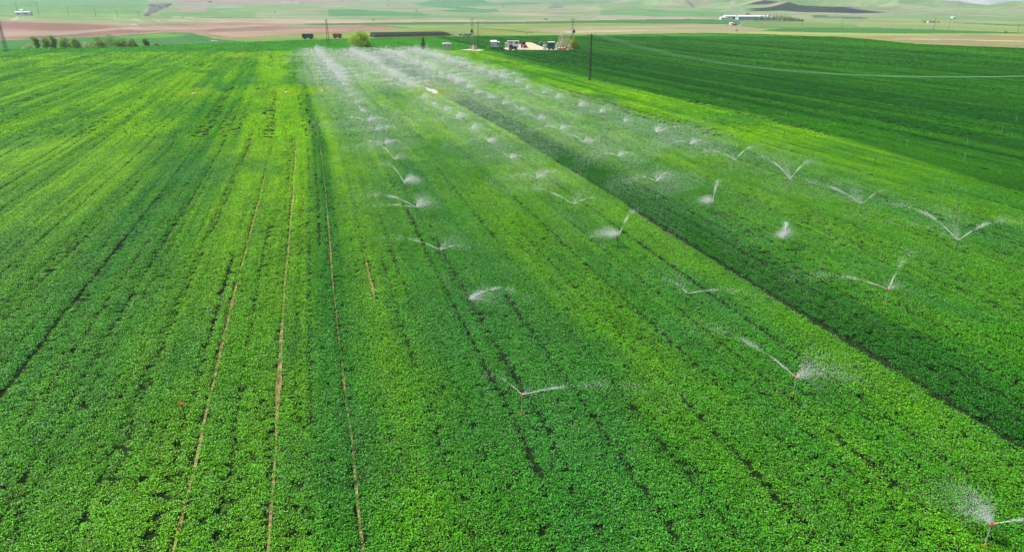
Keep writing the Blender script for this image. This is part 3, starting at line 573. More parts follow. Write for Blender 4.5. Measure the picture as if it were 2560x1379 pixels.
def tree(name, px, py, wpx, hpx, m, label, cat='tree', group=None, seed=1, shape='round', n=2600, trunk=.18, leaf=None, loc=None):
    q = loc or at(px, py); dist = math.hypot(q[0], q[1]); ppm = F/dist; W = wpx/ppm; Ht = hpx/ppm; g = random.Random(seed)
    o = thing(name, q, g.uniform(0, 6), label, cat, group); b = MB(); tr = max(.03*Ht, .05)
    top = Ht*(.75 if shape != 'spire' else .9); lean = (g.uniform(-.1, .1)*Ht, g.uniform(-.1, .1)*Ht)
    b.tube([(0, 0, -.2), (lean[0]*.3, lean[1]*.3, Ht*.25), (lean[0], lean[1], top)], [tr, tr*.7, tr*.15], 7)
    for i in range(6 if shape != 'shrub' else 5):
        a = i*1.05+g.random(); z0 = Ht*(.12+.09*i if shape != 'shrub' else .03); L_ = W*.42*(1-.08*i)
        b.tube([(0, 0, z0), (math.cos(a)*L_*.5, math.sin(a)*L_*.5, z0+Ht*.16), (math.cos(a)*L_, math.sin(a)*L_, z0+Ht*.3)], [tr*.5, tr*.3, tr*.08], 5)
    b.build('trunk', M['bark'], o); blobs = []
    if shape == 'spire':
        for i in range(9):
            f_ = i/8; r = W*.5*(1-f_*.75)*g.uniform(.8, 1.1); blobs.append((g.uniform(-.1, .1)*W, g.uniform(-.1, .1)*W, Ht*(.12+.8*f_), r, Ht*.12))
    elif shape == 'column':
        for i in range(8):
            f_ = i/7; blobs.append((g.uniform(-.18, .18)*W, g.uniform(-.18, .18)*W, Ht*(.18+.68*f_), W*.36*g.uniform(.75, 1.1)*(1-.3*f_), Ht*.16))
    else:
        k = 15 if shape == 'round' else 9
        for i in range(k):
            a = g.uniform(0, 6.28); rr = W*.36*g.random()**.5; zz = Ht*(.12+.70*g.random()*(1-.6*rr/(W*.36)*.6))
            blobs.append((math.cos(a)*rr, math.sin(a)*rr, zz, W*g.uniform(.13, .21), Ht*g.uniform(.12, .19)))
        blobs.append((0, 0, Ht*.42, W*.30, Ht*.38)); blobs += [(W*.3*math.cos(k), W*.3*math.sin(k), Ht*.2, W*.16, Ht*.18) for k in range(6)]; blobs.append((g.uniform(-.1, .1)*W, 0, Ht*.8, W*.17, Ht*.17))
    foliage('crown', blobs, n, leaf or max(.10, W*.028), m, seed, o); return o
tree('willow_tree', 902, 119, 55, 41, M['leaf_lime'], 'broad lime green tree just left of the solar panels', seed=3, n=9000, leaf=.20)
tree('conifer_tree', 1059, 126, 17, 30, M['leaf_dark'], 'small dark pointed evergreen left of the little grey hut', seed=5, shape='spire', n=3500)
tree('shrub', 1040, 125, 13, 13, M['leaf_red'], 'low reddish yellow bush touching the dark evergreen', 'bush', seed=6, shape='shrub', n=900)
tree('blossom_tree', 1407, 121, 42, 40, M['leaf_blossom'], 'pale whitish tree in thin blossom behind the farm yard junk', seed=8, n=3200, leaf=.16)
tree('young_tree', 1434, 124, 30, 31, M['leaf_gold'], 'yellow green bushy tree right of the transformer pole in the farm yard', seed=9, n=4200, leaf=.18)
tree('shrub', 1221, 124, 10, 8, M['leaf_mid'], 'low green bush at the foot of the plain lattice pole', 'bush', seed=10, shape='shrub', n=500)
LS = [(72, 122, 18, 9, 'leaf_pale', 'pale half bare bush at the left end of the field edge row', 'shrub'), (92, 122, 14, 23, 'leaf_mid', 'slim leaning green tree, second in the row by the left field edge', 'column'),
      (115, 122, 19, 22, 'leaf_mid', 'rounded green tree, third in the row by the left field edge', 'column'), (138, 122, 15, 25, 'leaf_mid', 'slim upright green tree, fourth in the row by the left field edge', 'column'),
      (164, 121, 21, 25, 'leaf_mid', 'full green tree, fifth in the row by the left field edge', 'round'), (191, 121, 20, 24, 'leaf_mid', 'dense rounded tree, sixth in the row just left of a pale bush', 'round'),
      (219, 119, 20, 12, 'leaf_pale', 'pale grey green bush in the gap of the tree row', 'shrub'), (247, 120, 27, 27, 'leaf_mid', 'large bushy tree right of the pale bush in the row', 'round'),
      (280, 119, 34, 28, 'leaf_mid', 'widest and tallest green tree of the row by the left field edge', 'round'), (308, 118, 22, 19, 'leaf_mid', 'lower spreading tree right of the widest one', 'round'),
      (329, 118, 22, 18, 'leaf_mid', 'lower spreading tree ending the dense row', 'round'), (365, 116, 15, 16, 'leaf_mid', 'small lone tree right of the dense row by the field edge', 'column'), (392, 114, 9, 5, 'leaf_mid', 'tiny green bush right of the small lone tree', 'shrub')]
for i, (x, y, w_, h_, mm, lb, sh) in enumerate(LS):
    tree('shrub' if sh == 'shrub' else 'field_tree', x, y, w_*1.3, h_*1.02, M[mm], lb, 'bush' if sh == 'shrub' else 'tree', 'tree row along the left field edge', 20+i, sh, 2600 if h_ > 14 else 900, leaf=.20)
# tree row in front of the long barn and beyond its right end
g = random.Random(4)
bx = [1868, 1890, 1903, 1912, 1921, 1930, 1940, 1951, 1960, 1968, 1976, 1984, 1994, 2003]
for i, x in enumerate(bx):
    hh = [15, 9, 15, 14, 15, 14, 15, 15, 15, 12, 11, 9, 8, 6][i]; yy = 51.2+(x-1850)*.022
    tree('barn_tree', x, yy if i else 41.2, [14, 12][i == 1]+g.uniform(1, 4), hh if i else 9, M['leaf_grey'], '%s far tree of the row along the long white barn, counted from the left' % ORD[i], 'tree', 'row of trees by the long barn', 50+i, 'round', 420, leaf=.55)
FB = [(2312, 58, 14, 9, 'grey rounded tree left of the far right shed', 'leaf_grey'), (2345, 58, 8, 6, 'small dark tree right of the far right shed', 'leaf_hill'), (2514, 84, 9, 7, 'round dark bush on the pale strip at far right', 'leaf_hill'),
      (1841, 79, 8, 6, 'round dark bush below the far shed with the pole', 'leaf_hill'), (2332, 75, 5, 3.5, 'tiny brown bush at the foot of a far right pole', 'leaf_dry'), (933, 51.5, 8, 3.5, 'dark bush on the pink strip above the willow like tree', 'leaf_hill'),
      (1365, 50, 12, 4.5, 'wide dark bush on the pale strip above the farm yard', 'leaf_hill'), (1041, 30, 8, 6, 'round dark bush by the right tip of the far green field', 'leaf_hill'), (972, 17, 6, 5, 'dark bush on the far slope above the solar panels', 'leaf_hill'),
      (688, 32, 6, 5, 'dark bush on the pale ground left of the far green field', 'leaf_hill'), (525, 7, 11, 4, 'dark bush on the far pink slope at upper left', 'leaf_hill'), (1258, 19, 7, 4, 'dark bush inside the far hillside green field', 'leaf_hill'),
      (1464, 40, 4, 3, 'small dark bush left of the far pale slope', 'leaf_hill'), (1317, 86, 3, 3, 'tiny dark bush at the edge of the field behind the caravan', 'leaf_hill'), (2305, 52, 4, 3, 'small bush touching the grey rounded far tree', 'leaf_hill'), (2106, 70, 4, 2, 'tiny bush near a lone far pole', 'leaf_hill')]
for i, (x, y, w_, h_, lb, mm) in enumerate(FB): tree('far_bush', x, y, w_, h_, M[mm], lb, 'bush', 'bushes scattered over the far plain and hills', 80+i, 'shrub', 420, leaf=None)
proto = tree('hill_bush', 1800, 20, 4, 3, M['leaf_hill'], 'x', 'bush', None, 200, 'shrub', 160)
spots = [(1802, 14), (1797, 19), (1806, 20), (1816, 21), (1840, 22), (1801, 25), (1831, 20), (1767, 13), (1774, 28), (1729, 22), (1857, 15), (2242, 20), (2238, 27), (2254, 26), (2261, 31), (2164, 34), (2157, 35), (2167, 42), (2108, 12), (2159, 5), (2430, 14), (2478, 15), (2327, 19), (2480, 30), (2364, 30), (1881, 3), (1965, 32), (2088, 38),
         (1540, 5), (1600, 12), (1640, 20), (1690, 8), (1585, 18), (1318, 17), (1142, 16), (1095, 41), (1124, 43), (1493, 30), (1550, 3), (300, 5), (262, 2), (755, 12), (2400, 13), (2390, 43), (2408, 44), (2450, 42), (2468, 42), (2548, 32), (2510, 33), (2445, 14), (1650, 30), (1700, 36), (350, 39), (368, 37), (374, 36)]
for i, (x, y) in enumerate(spots):
    q = at(x, y); o = proto if i == 0 else copy_tree(proto); o.location = q; s_ = random.uniform(.7, 1.5)*math.hypot(q[0], q[1])/3400*(1.6 if y < 10 else 1.2)
    o.scale = (s_,)*3; o.rotation_euler[2] = random.uniform(0, 6); tag(o, 'tiny dark bush dotted on the far hills with its look-alikes', 'bush', 'tiny dark bushes dotted over the far hills')

# ------------------------------------------------------------------ poles and wires
def lattice(b, w0, w1, h, n, t, cx=0, cy_=0):
    for sx in (-1, 1):
        for sy in (-1, 1): b.bar((cx+sx*w0/2, cy_+sy*w0/2, -.3), (cx+sx*w1/2, cy_+sy*w1/2, h), t)
    for i in range(n):
        z0, z1 = h*i/n, h*(i+1)/n; a, c = (w0+(w1-w0)*i/n)/2, (w0+(w1-w0)*(i+1)/n)/2; s = 1 if i % 2 else -1
        for (p, q) in (((-s*a, -a, z0), (s*c, -c, z1)), ((-s*a, a, z0), (s*c, c, z1)), ((-a, -s*a, z0), (-c, s*c, z1)), ((a, -s*a, z0), (c, s*c, z1))): b.bar((p[0]+cx, p[1]+cy_, p[2]), (q[0]+cx, q[1]+cy_, q[2]), t*.6)
def insulators(o, pts):
    for x, y, z in pts: MB().tube([(x, y, z), (x, y, z+.1), (x, y, z+.18), (x, y, z+.26), (x, y, z+.34), (x, y, z+.45)], [.04, .10, .05, .11, .05, .07], 8).build('insulator', M['ceramic'], o)
P1 = at(1474, 203); WD = R(-78)        # direction the wires run
o = thing('power_pole', P1, WD-pi/2, 'tall dark T-topped power pole standing at the edge of the dark field', 'power pole')
b = MB(); lattice(b, .52, .26, 12.9, 15, .04); b.box((0, 0, 6.4), (.20, .24, 12.6), top=.6); b.build('mast', M['rust_steel'], o)
b = MB(); b.bar((-1.25, 0, 12.6), (1.25, 0, 12.6), .055); b.bar((-1.0, 0, 12.6), (-.15, 0, 11.7), .03); b.bar((1.0, 0, 12.6), (.15, 0, 11.7), .03); b.bar((-1.25, 0, 12.6), (-1.3, 0, 12.95), .045); b.bar((1.25, 0, 12.6), (1.3, 0, 12.95), .045); b.build('crossarm', M['dark_steel'], o)
insulators(o, [(-1.3, 0, 12.9), (0, 0, 12.9), (1.3, 0, 12.9)])
q2 = (P1[0]+140*math.cos(WD), P1[1]+140*math.sin(WD)); nx, ny = -math.sin(WD), math.cos(WD)
for i, off in enumerate((-1.3, 0, 1.3)):
    pts = []
    for k in range(41):
        t_ = k/40; pts.append((P1[0]+140*t_*math.cos(WD)-nx*off*-1, P1[1]+140*t_*math.sin(WD)+ny*off, 13.3+.7*t_-4*5.5*t_*(1-t_)))
    tag(MB().tube(pts, .013, 5).build('power_line', M['wire']), ['power line nearest the right edge, hung from the T-topped pole over the dark field', 'middle power line hung from the T-topped pole over the dark field', 'leftmost power line hung from the T-topped pole over the dark field'][i], 'wire', 'power lines over the dark field')
def lattice_pole(px, py, h, w0, label, arms=True, rz=FRONT, m='rust_steel', t=.05):
    o = thing('lattice_pole', at(px, py), rz, label, 'power pole'); b = MB(); lattice(b, w0, w0*.42, h, int(h/1.0), t); b.build('mast', M[m], o)
    if arms:
        b = MB(); b.bar((-1, 0, h-.2), (1, 0, h-.2), .05); b.bar((0, 0, h-.2), (0, 0, h+.3), .05); b.build('crossarm', M[m], o); insulators(o, [(-.95, 0, h-.15), (0, 0, h+.25), (.95, 0, h-.15)])
    return o
lattice_pole(822, 124, 14.2, 1.35, 'tall slender lattice pole left of the lime green tree', False, m='dark_steel')
lp = lattice_pole(17, 133, 16.6, 1.3, 'lattice pole at the left edge of the photo', False, m='dark_steel', t=.07)
lattice_pole(1196, 121, 12.9, 1.0, 'slim brown lattice pole just right of the tall transformer pole')
q = at(17, 133); e = at(420, 75)
tag(MB().tube([(q[0], q[1], 16.3), ((q[0]*2+e[0])/3, (q[1]*2+e[1])/3, 13.0), ((q[0]+e[0]*2)/3, (q[1]+e[1]*2)/3, 11.5), (e[0], e[1], 13)], .05, 5).build('power_line', M['wire']), 'thin pale wire leaving the lattice pole at the left edge', 'wire')
def transformer_pole(px, py, label, boxx, h=14.2):
    o = thing('transformer_pole', at(px, py), FRONT, label, 'power pole'); b = MB(); lattice(b, .95, .6, h, 14, .055); b.build('mast', M['grey_metal'], o)
    for z, w_ in ((h, 1.3), (h-1.5, .9), (h-2.6, .9), (h-4.6, 1.0)):
        b = MB(); b.bar((-w_, 0, z), (w_, 0, z), .07); b.bar((-w_*.8, -.4, z), (w_*.8, -.4, z), .05); b.build('crossarm', M['dark_steel'], o)
    insulators(o, [(x, 0, z) for z in (h, h-1.5) for x in (-1.2 if z == h else -.8, 0, 1.2 if z == h else .8)])
    z = h-5.9; b = MB(); b.box((boxx, -.5, z), (1.15, .8, 1.35)); 
    for k in range(5): b.box((boxx-.46+.23*k, -.95, z), (.05, .14, 1.1))
    t_ = b.build('transformer', M['blue_dark'], o, bevel=.04); MB().tube([(boxx-.3, -.5, z+.7), (boxx-.3, -.5, z+1.1)], .07, 7).build('bushing', M['ceramic'], t_); MB().tube([(boxx+.3, -.5, z+.7), (boxx+.3, -.5, z+1.1)], .07, 7).build('bushing', M['ceramic'], t_)
    MB().box((boxx*.3, -.5, z-1.0), (1.5, 1.2, .12)).build('platform', M['grey_metal'], o)
    MB().box((0, -.55, h-7.9 if boxx < .2 else h-6.2), (.7, .4, 1.2)).build('meter_box', M['white_paint'], o, bevel=.03); return o
transformer_pole(1182, 121.5, 'tall transformer pole with a dark box behind the watered field, left one of two', -.35)
transformer_pole(1430, 121.5, 'tall transformer pole with a dark box in the farm yard between two trees', .75)
def simple_pole(px, py, hpx, label, grp='distant power poles', arm=True):
    q = at(px, py); d = math.hypot(q[0], q[1]); h = hpx*d/F; r = max(.14, d*.00016); o = thing('distant_pole', q, FRONT+.5, label, 'power pole', grp)
    MB().tube([(0, 0, -.3), (0, 0, h)], [r*1.2, r*.8], 6).build('mast', M['dark_steel'], o)
    if arm: b = MB(); b.bar((-h*.08, 0, h*.95), (h*.08, 0, h*.95), r*.7); b.build('crossarm', M['dark_steel'], o)
SP = [(98, 40, 23, 'tallest distant pole on the green slope, right of the small white farm hut'), (43, 27, 14, 'distant pole right behind the small white farm hut at upper left'), (172, 40, 17, 'third distant pole from the left on the green slope'), (240, 41, 14, 'fourth distant pole from the left on the green slope'),
      (294, 43, 14, 'fifth distant pole from the left on the green slope'), (348, 43, 12, 'distant pole just left of the grey gully'), (1840, 63, 28, 'distant pole standing by the far shed in front of the long barn'), (2005, 67, 15, 'distant pole right of the barn trees'),
      (2104, 66, 18, 'lone distant pole below the dark shaded hill'), (2334, 73, 22, 'distant pole beside the far right shed'), (2371, 74, 21, 'distant pole right of the one beside the far right shed'), (2544, 79, 14, 'distant pole nearest the right edge of the photo'), (733, 12, 16, 'faint distant pole on the far slope left of centre'), (2386, 52, 12, 'faint distant pole on the plain at far right')]
for s_ in SP: simple_pole(*s_)

# ------------------------------------------------------------------ wheels and vehicles (local +X right in the picture, -Y towards the camera)
def wheel(o, x, y, r, w_, hub='grey_metal', n=18):
    b = MB(); pr = [(-w_/2, r*.55), (-w_/2, r*.9), (-w_*.35, r), (w_*.35, r), (w_/2, r*.9), (w_/2, r*.55)]; v = []; f = []
    for i in range(n):
        a = 2*pi*i/n
        for yy, rr in pr: v.append((x+rr*math.cos(a), y+yy, r+rr*math.sin(a)))
    k = len(pr)
    for i in range(n):
        for j in range(k-1): f.append((i*k+j, i*k+j+1, ((i+1) % n)*k+j+1, ((i+1) % n)*k+j))
    b.add(v, f); wh = b.build('wheel', M['rubber'], o, smooth=True)
    MB().tube([(x, y-w_*.42, r), (x, y+w_*.42, r)], r*.56, 14).build('rim', M[hub], wh)
def tractor(px, py, body, label, rz, s=1.0, cab='white_paint'):
    o = thing('tractor', at(px, py), rz, label, 'tractor'); o.scale = (s, s, s)
    b = MB(); b.prism([(.25, .75), (2.1, .72), (2.15, 1.35), (2.0, 1.55), (.25, 1.72)], -.38, .38); b.build('bonnet', M[body], o, bevel=.05)
    MB().box((.5, 0, .75), (3.1, .42, .4)).build('chassis', M['dark_steel'], o)
    g_ = MB().box((2.17, 0, 1.12), (.06, .6, .55)).build('grille', M['black_plastic'], o)
    for sy in (-1, 1):
        MB().box((-.75, sy*.85, 1.55), (1.35, .42, .08)).build('mudguard', M[body], o, bevel=.03); MB().tube([(2.18, sy*.27, 1.42), (2.24, sy*.27, 1.42)], .09, 10).build('headlight', M['white_paint'], o)
    b = MB()
    for x in (-1.35, .15):
        for sy in (-1, 1): b.bar((x, sy*.62, 1.3), (x+(.1 if x < 0 else -.1), sy*.6, 2.55), .04)
    b.box((-.6, 0, 1.35), (1.5, 1.3, .3)); c = b.build('cab', M[body], o); MB().box((-.6, 0, 2.6), (1.65, 1.45, .12)).build('cab_roof', M[cab], c, bevel=.04)
    MB().box((-.6, 0, 2.05), (1.38, 1.16, 1.0), top=.97).build('window', M['glass'], c)
    MB().tube([(1.2, .2, 1.6), (1.2, .2, 2.5)], .045, 8).build('exhaust', M['dark_steel'], o)
    for sy in (-1, 1): wheel(o, -.8, sy*.85, .8, .42); wheel(o, 1.65, sy*.75, .48, .28)
    return o
def box_trailer(px, py, L_, W_, Hh, m, label, cat, zb=.95, cover=None, rz=FRONT, axles=(-.28, .28), hitch=1, name='farm_trailer'):
    o = thing(name, at(px, py), rz, label, cat); x0 = L_/2
    b = MB(); tk = .07; h2 = Hh-zb
    b.box((0, -W_/2, zb+h2/2), (L_, tk, h2)); b.box((0, W_/2, zb+h2/2), (L_, tk, h2)); b.box((-x0, 0, zb+h2/2), (tk, W_-.08, h2)); b.box((x0, 0, zb+h2/2), (tk, W_-.08, h2)); b.box((0, 0, zb), (L_-.1, W_-.1, tk))
    for k in range(6):
        for sy in (-1, 1): b.box((-x0+L_*(k+.5)/6, sy*(W_/2+.06), zb+h2/2), (.08, .06, h2*1.0))
    b.box((0, -W_/2-.06, Hh-.06), (L_+.1, .07, .1)); b.box((0, -W_/2-.06, zb+h2*.5), (L_, .05, .07)); b.build('trailer_box', M[m], o)
    MB().box((0, 0, zb-.18), (L_*.96, W_*.5, .22)).build('chassis', M['dark_steel'], o)
    if hitch: b = MB(); b.bar((x0*hitch, .45, zb-.2), ((x0+1.5)*hitch, 0, .55), .07); b.bar((x0*hitch, -.45, zb-.2), ((x0+1.5)*hitch, 0, .55), .07); b.build('drawbar', M['dark_steel'], o)
    for ax in axles:
        for sy in (-1, 1): wheel(o, ax*L_, sy*W_*.42, .48, .28, 'dark_steel')
    if cover: pr = [(-W_/2-.1, Hh-.05), (-W_/2, Hh+.28), (0, Hh+.45), (W_/2, Hh+.28), (W_/2+.1, Hh-.05)]; MB().prism(pr, -x0-.05, x0+.05, 'x').build('tarpaulin', M[cover], o)
    return o
box_trailer(770, 98, 7.0, 2.5, 3.3, 'green_paint', 'dark green farm trailer parked on the yellow green strip at left', 'trailer')
box_trailer(844, 96.3, 5.6, 2.4, 3.0, 'orange_paint', 'rusty orange farm trailer parked right of the slender lattice pole', 'trailer')
box_trailer(1378, 125, 3.3, 2.3, 3.5, 'deep_green', 'green trailer under a white cover in the farm yard', 'trailer', cover='roof_white', hitch=0, zb=1.5, axles=(-.3, .3))
def cabin(px, py, label):
    o = thing('site_cabin', at(px, py), FRONT, label, 'cabin'); 
    MB().box((-1.1, 0, 2.55), (4.0, 2.4, 2.5)).build('wall', M['white_paint'], o, bevel=.03)
    b = MB(); b.prism([(-1.5, 3.8), (0, 4.45), (1.5, 3.8), (1.5, 3.92), (0, 4.6), (-1.5, 3.92)], -3.4, -.2, 'x'); b.prism([(-1.3, 3.72), (0, 4.0), (1.3, 3.72)], -.2, 1.25, 'x'); b.build('roof', M['roof_white'], o)
    w_ = MB().box((.35, -1.215, 2.75), (.75, .05, .8)).build('window', M['glass'], o); b = MB(); b.box((.35, -1.225, 3.19), (.9, .05, .08)); b.box((.35, -1.225, 2.31), (.9, .05, .08)); b.build('window_frame', M['grey_metal'], w_)
    MB().box((-2.3, -1.215, 2.5), (.5, .05, 1.3)).build('door', M['wall_blue'], o)
    MB().box((.5, 0, 1.1), (7.0, 2.3, .3)).build('platform', M['dark_steel'], o)
    for x in (-1.9, 2.3):
        for sy in (-1, 1): wheel(o, x, sy*.95, .48, .26, 'dark_steel')
    return o
cabin(1243, 125, 'small white cabin with peaked roof standing on a dark trailer left of the caravan')
o = thing('caravan', at(1280, 123.5), FRONT, 'long white caravan with a flat roof behind the blue tractor', 'caravan')
MB().box((.55, 0, 2.55), (6.0, 2.4, 2.9)).build('body', M['white_paint'], o, bevel=.12); MB().box((-3.05, 0, 2.15), (1.2, 2.1, 2.1)).build('porch', M['cream_wall'], o, bevel=.05)
MB().box((.6, 0, 4.06), (6.3, 2.6, .14)).build('roof', M['roof_white'], o, bevel=.04)
for x, ww in ((-1.1, .7), (-.1, .7), (2.3, 1.6)): w_ = MB().box((x, -1.215, 3.1), (ww, .05, .85)).build('window', M['glass'], o); MB().box((x, -1.23, 3.57), (ww+.15, .06, .07)).build('window_frame', M['grey_metal'], w_)
MB().box((.4, 0, .95), (6, 1.2, .2)).build('chassis', M['dark_steel'], o)
for sy in (-1, 1): wheel(o, .4, sy*1.0, .42, .24)
tractor(1281, 126, 'blue_dark', 'dark blue tractor parked in front of the white caravan, facing right', FRONT, 1.12)
tractor(1310, 120.5, 'red_paint', 'red tractor right of the caravan at the edge of the dirt yard', FRONT-1.2, 1.15, 'red_paint')
# plough, car, tanks, bags, junk
o = thing('plough', at(1341, 108.5), FRONT+.3, 'rusty brown plough left out at the back of the dirt yard', 'plough'); b = MB(); b.bar((-2, -.5, .9), (2, .6, .9), .09); b.bar((-1.8, .5, .9), (.4, -.5, .9), .06); b.build('frame', M['rust_steel'], o)
for k in range(4): b = MB(); x = -1.5+k; b.bar((x, -.35+.27*k, .9), (x+.1, -.35+.27*k, .4), .05); b.prism([(x-.1, 0), (x+.55, .1), (x+.4, .5), (x, .45)], -.38+.27*k, -.30+.27*k); b.build('share', M['rust_steel'], o)
wheel(o, -2, -.5, .35, .16); b = MB(); b.bar((.4, .1, .9), (.5, .1, 1.7), .06); b.bar((.5, .1, 1.7), (1.4, .3, .9), .05); b.build('headstock', M['clay'], o)
def car(px, py, m, label, L_=4.3, rz=FRONT, van=False, name='parked_car', cat='car', grp=None):
    o = thing(name, at(px, py), rz, label, cat, grp); l = L_/2
    pr = [(-l, .35), (-l, .95), (-l+.2, 1.0), (-l+.3, 1.9), (l-1.2, 1.9), (l-.5, 1.05), (l, .9), (l, .35)] if van else [(-l, .35), (-l, .85), (-l+.25, .95), (-l+.75, 1.42), (l-2.0, 1.45), (l-1.2, .98), (l-.1, .85), (l, .6), (l, .35)]
    MB().prism(pr, -.85, .85).build('body', M[m], o, bevel=.05); zt = 1.75 if van else 1.36
    for sy in (-1, 1):
        MB().prism([(-l+.55, .98), (-l+.85, zt), (l-2.05, zt), (l-1.35, .98)], sy*.855, sy*.875).build('side_window', M['glass'], o)
        for x in (-l+.8, l-.85): wheel(o, x, sy*.78, .33, .2)
        MB().box((l+.005, sy*.6, .72), (.03, .3, .14)).build('headlight', M['white_paint'], o)
    return o
car(1355, 111.3, 'wall_blue', 'small pale blue car parked at the back of the dirt yard', 3.6)
car(1135, 91.5, 'white_paint', 'white car by the right end of the solar panels', 4.6)
car(1125, 90, 'dark_cloth', 'dark car beside the white one at the end of the solar panels', 4.4, FRONT+.5)
car(1154, 90.8, 'white_paint', 'white van, leftmost of the three parked right of the solar panels', 4.8, van=True, name='parked_van', cat='van'); car(1166, 90.6, 'blue_paint', 'blue and white car, middle one of three parked right of the solar panels', 4.2); car(1177, 90.4, 'white_paint', 'white van right next to the transformer pole, rightmost of three', 4.6, van=True, name='parked_van', cat='van')
def tank(px, py, label, s=1.0, name='water_tank', m='white_paint'):
    o = thing(name, at(px, py), FRONT, label, 'tank'); o.scale = (s, s, s); MB().box((0, 0, 1.05), (1.0, 1.0, 1.15)).build('tank_body', M[m], o, bevel=.12); MB().tube([(0, 0, 1.62), (0, 0, 1.72)], .16, 12).build('cap', M['dark_steel'], o)
    b = MB()
    for z in (.55, .85, 1.15, 1.45):
        for sy in (-1, 1): b.bar((-.54, sy*.54, z), (.54, sy*.54, z), .02); b.bar((sy*.54, -.54, z), (sy*.54, .54, z), .02)
    for x in (-.54, -.18, .18, .54):
        for sy in (-1, 1): b.bar((x, sy*.54, .3), (x, sy*.54, 1.6), .02)
    b.build('cage', M['grey_metal'], o); b = MB(); b.box((0, 0, .28), (1.15, 1.1, .06))
    for x in (-.45, 0, .45): b.box((x, 0, .12), (.12, 1.0, .24))
    b.build('pallet', M['wood'], o); return o
tank(1362, 125, 'big white caged tank left of the green trailer', 1.55); tank(1425, 124, 'white caged tank at the right end of the yard junk', 1.3); tank(1390, 122, 'small white tank right of the green trailer', 1.0)
def drum(px, py, m, label, h=1.1, r=.36):
    o = thing('barrel', at(px, py), 0, label, 'barrel', 'barrels in the farm yard'); MB().tube([(0, 0, 0), (0, 0, h*.3), (0, 0, h*.33), (0, 0, h*.36), (0, 0, h*.66), (0, 0, h*.69), (0, 0, h*.72), (0, 0, h)], [r, r, r*1.06, r, r, r*1.06, r, r*.97], 14).build('drum', M[m], o); MB().tube([(0, 0, h), (0, 0, h+.03)], r*.85, 12).build('lid', M[m], o)
drum(1403, 119.5, 'blue_paint', 'blue barrel standing on its own behind the pink sacks', 1.5, .5); drum(1392, 124.5, 'white_paint', 'white barrel left of the pink sacks', 1.3, .42)
def sack(px, py, m, label, s=1.0):
    q = at(px, py); g = np.random.default_rng(int(px)); v = []; f = []; n, k = 12, 8
    for i in range(k+1):
        ph = pi*i/k-pi/2
        for j in range(n):
            a = 2*pi*j/n; rr = .52*abs(math.cos(ph))**.5*(1+.08*math.sin(3*a+px)); v.append((rr*math.cos(a)*s, rr*math.sin(a)*s, (.55+.55*math.sin(ph)*(.9+.1*math.cos(a*2)))*s))
    for i in range(k):
        for j in range(n): f.append((i*n+j, i*n+(j+1) % n, (i+1)*n+(j+1) % n, (i+1)*n+j))
    o = thing('sack', q, px, label, 'sack', 'sacks piled in the farm yard'); MB().add(v, f).build('bag', M[m], o, smooth=True); MB().tube([(0, 0, 1.05*s), (.05, 0, 1.22*s)], [.09*s, .14*s], 7).build('neck', M[m], o)
SK = [(1397, 124.5, 'pale_bag', 'pale beige sack at the left end of the sack pile'), (1400.5, 125, 'pink_bag', 'pink red sack second from the left in the pile'), (1404, 124.6, 'pale_bag', 'beige sack in the middle of the pile, left of a red one'), (1408, 125, 'pink_bag', 'pink red sack right of the middle of the pile'), (1411, 124.2, 'pale_bag', 'beige sack near the right end of the pile'), (1413.5, 125, 'clay', 'brown sack at the right end of the pile')]
for s_ in SK: sack(*s_, s=1.15)
o = thing('covered_pile', at(1417, 122.5), .3, 'dark grey covered pile right of the sacks', 'pile'); v = []; n, k = 16, 6
for i in range(k+1):
    for j in range(n): a = 2*pi*j/n; rr = (1-(i/k)**1.6)*(1.5+.25*math.sin(2*a)+.1*math.sin(5*a)); v.append((rr*math.cos(a), rr*math.sin(a)*.8, 1.9*(i/k)))
f = [(i*n+j, i*n+(j+1) % n, (i+1)*n+(j+1) % n, (i+1)*n+j) for i in range(k) for j in range(n)]; MB().add(v, f).build('tarpaulin', M['dark_cloth'], o, smooth=True)
o.children[0].data.materials[0] = M['dark_cloth']; MB().box((.6, -1.1, .25), (.9, .5, .5)).build('weight', M['rock'], o, bevel=.08)

# ------------------------------------------------------------------ buildings
o = thing('pump_hut', at(1117, 126), FRONT+.1, 'little grey block hut with a white flat roof among the spray', 'hut')
MB().box((0, 0, 1.45), (4.1, 3.4, 2.9)).build('wall', M['wall_blue'] if False else M['cream_wall'], o); MB().box((0, 0, 3.02), (4.6, 3.9, .24)).build('roof', M['roof_white'], o, bevel=.03); MB().box((0, 0, 3.32), (3.2, 2.7, .34)).build('roof_deck', M['roof_white'], o, bevel=.05)
for x in (-1.0, 1.1): w_ = MB().box((x, -1.71, 2.15), (.45, .05, .5)).build('window', M['glass'], o); MB().box((x, -1.73, 1.87), (.6, .08, .06)).build('sill', M['white_paint'], w_)
def cabinet(px, py, label, m='cream_wall', s=1.0):
    o = thing('control_cabinet', at(px, py), FRONT, label, 'cabinet'); o.scale = (s, s, s); MB().box((0, 0, .95), (1.1, .8, 1.7)).build('case', M[m], o, bevel=.03); MB().box((0, -.415, .95), (.95, .03, 1.5)).build('door', M[m], o); MB().box((0, 0, 1.85), (1.25, .95, .08)).build('roof', M['grey_metal'], o); MB().box((0, 0, .05), (1.3, 1.0, .1)).build('plinth', M['rock'], o)
cabinet(1183, 124.5, 'pale metal cabinet at the foot of the left transformer pole', 'white_paint', 1.2); cabinet(1189, 125, 'grey stone box right of the pale metal cabinet', 'rock', 1.2); cabinet(1175, 123, 'narrow pale box left of the transformer pole foot', 'rock', .9)
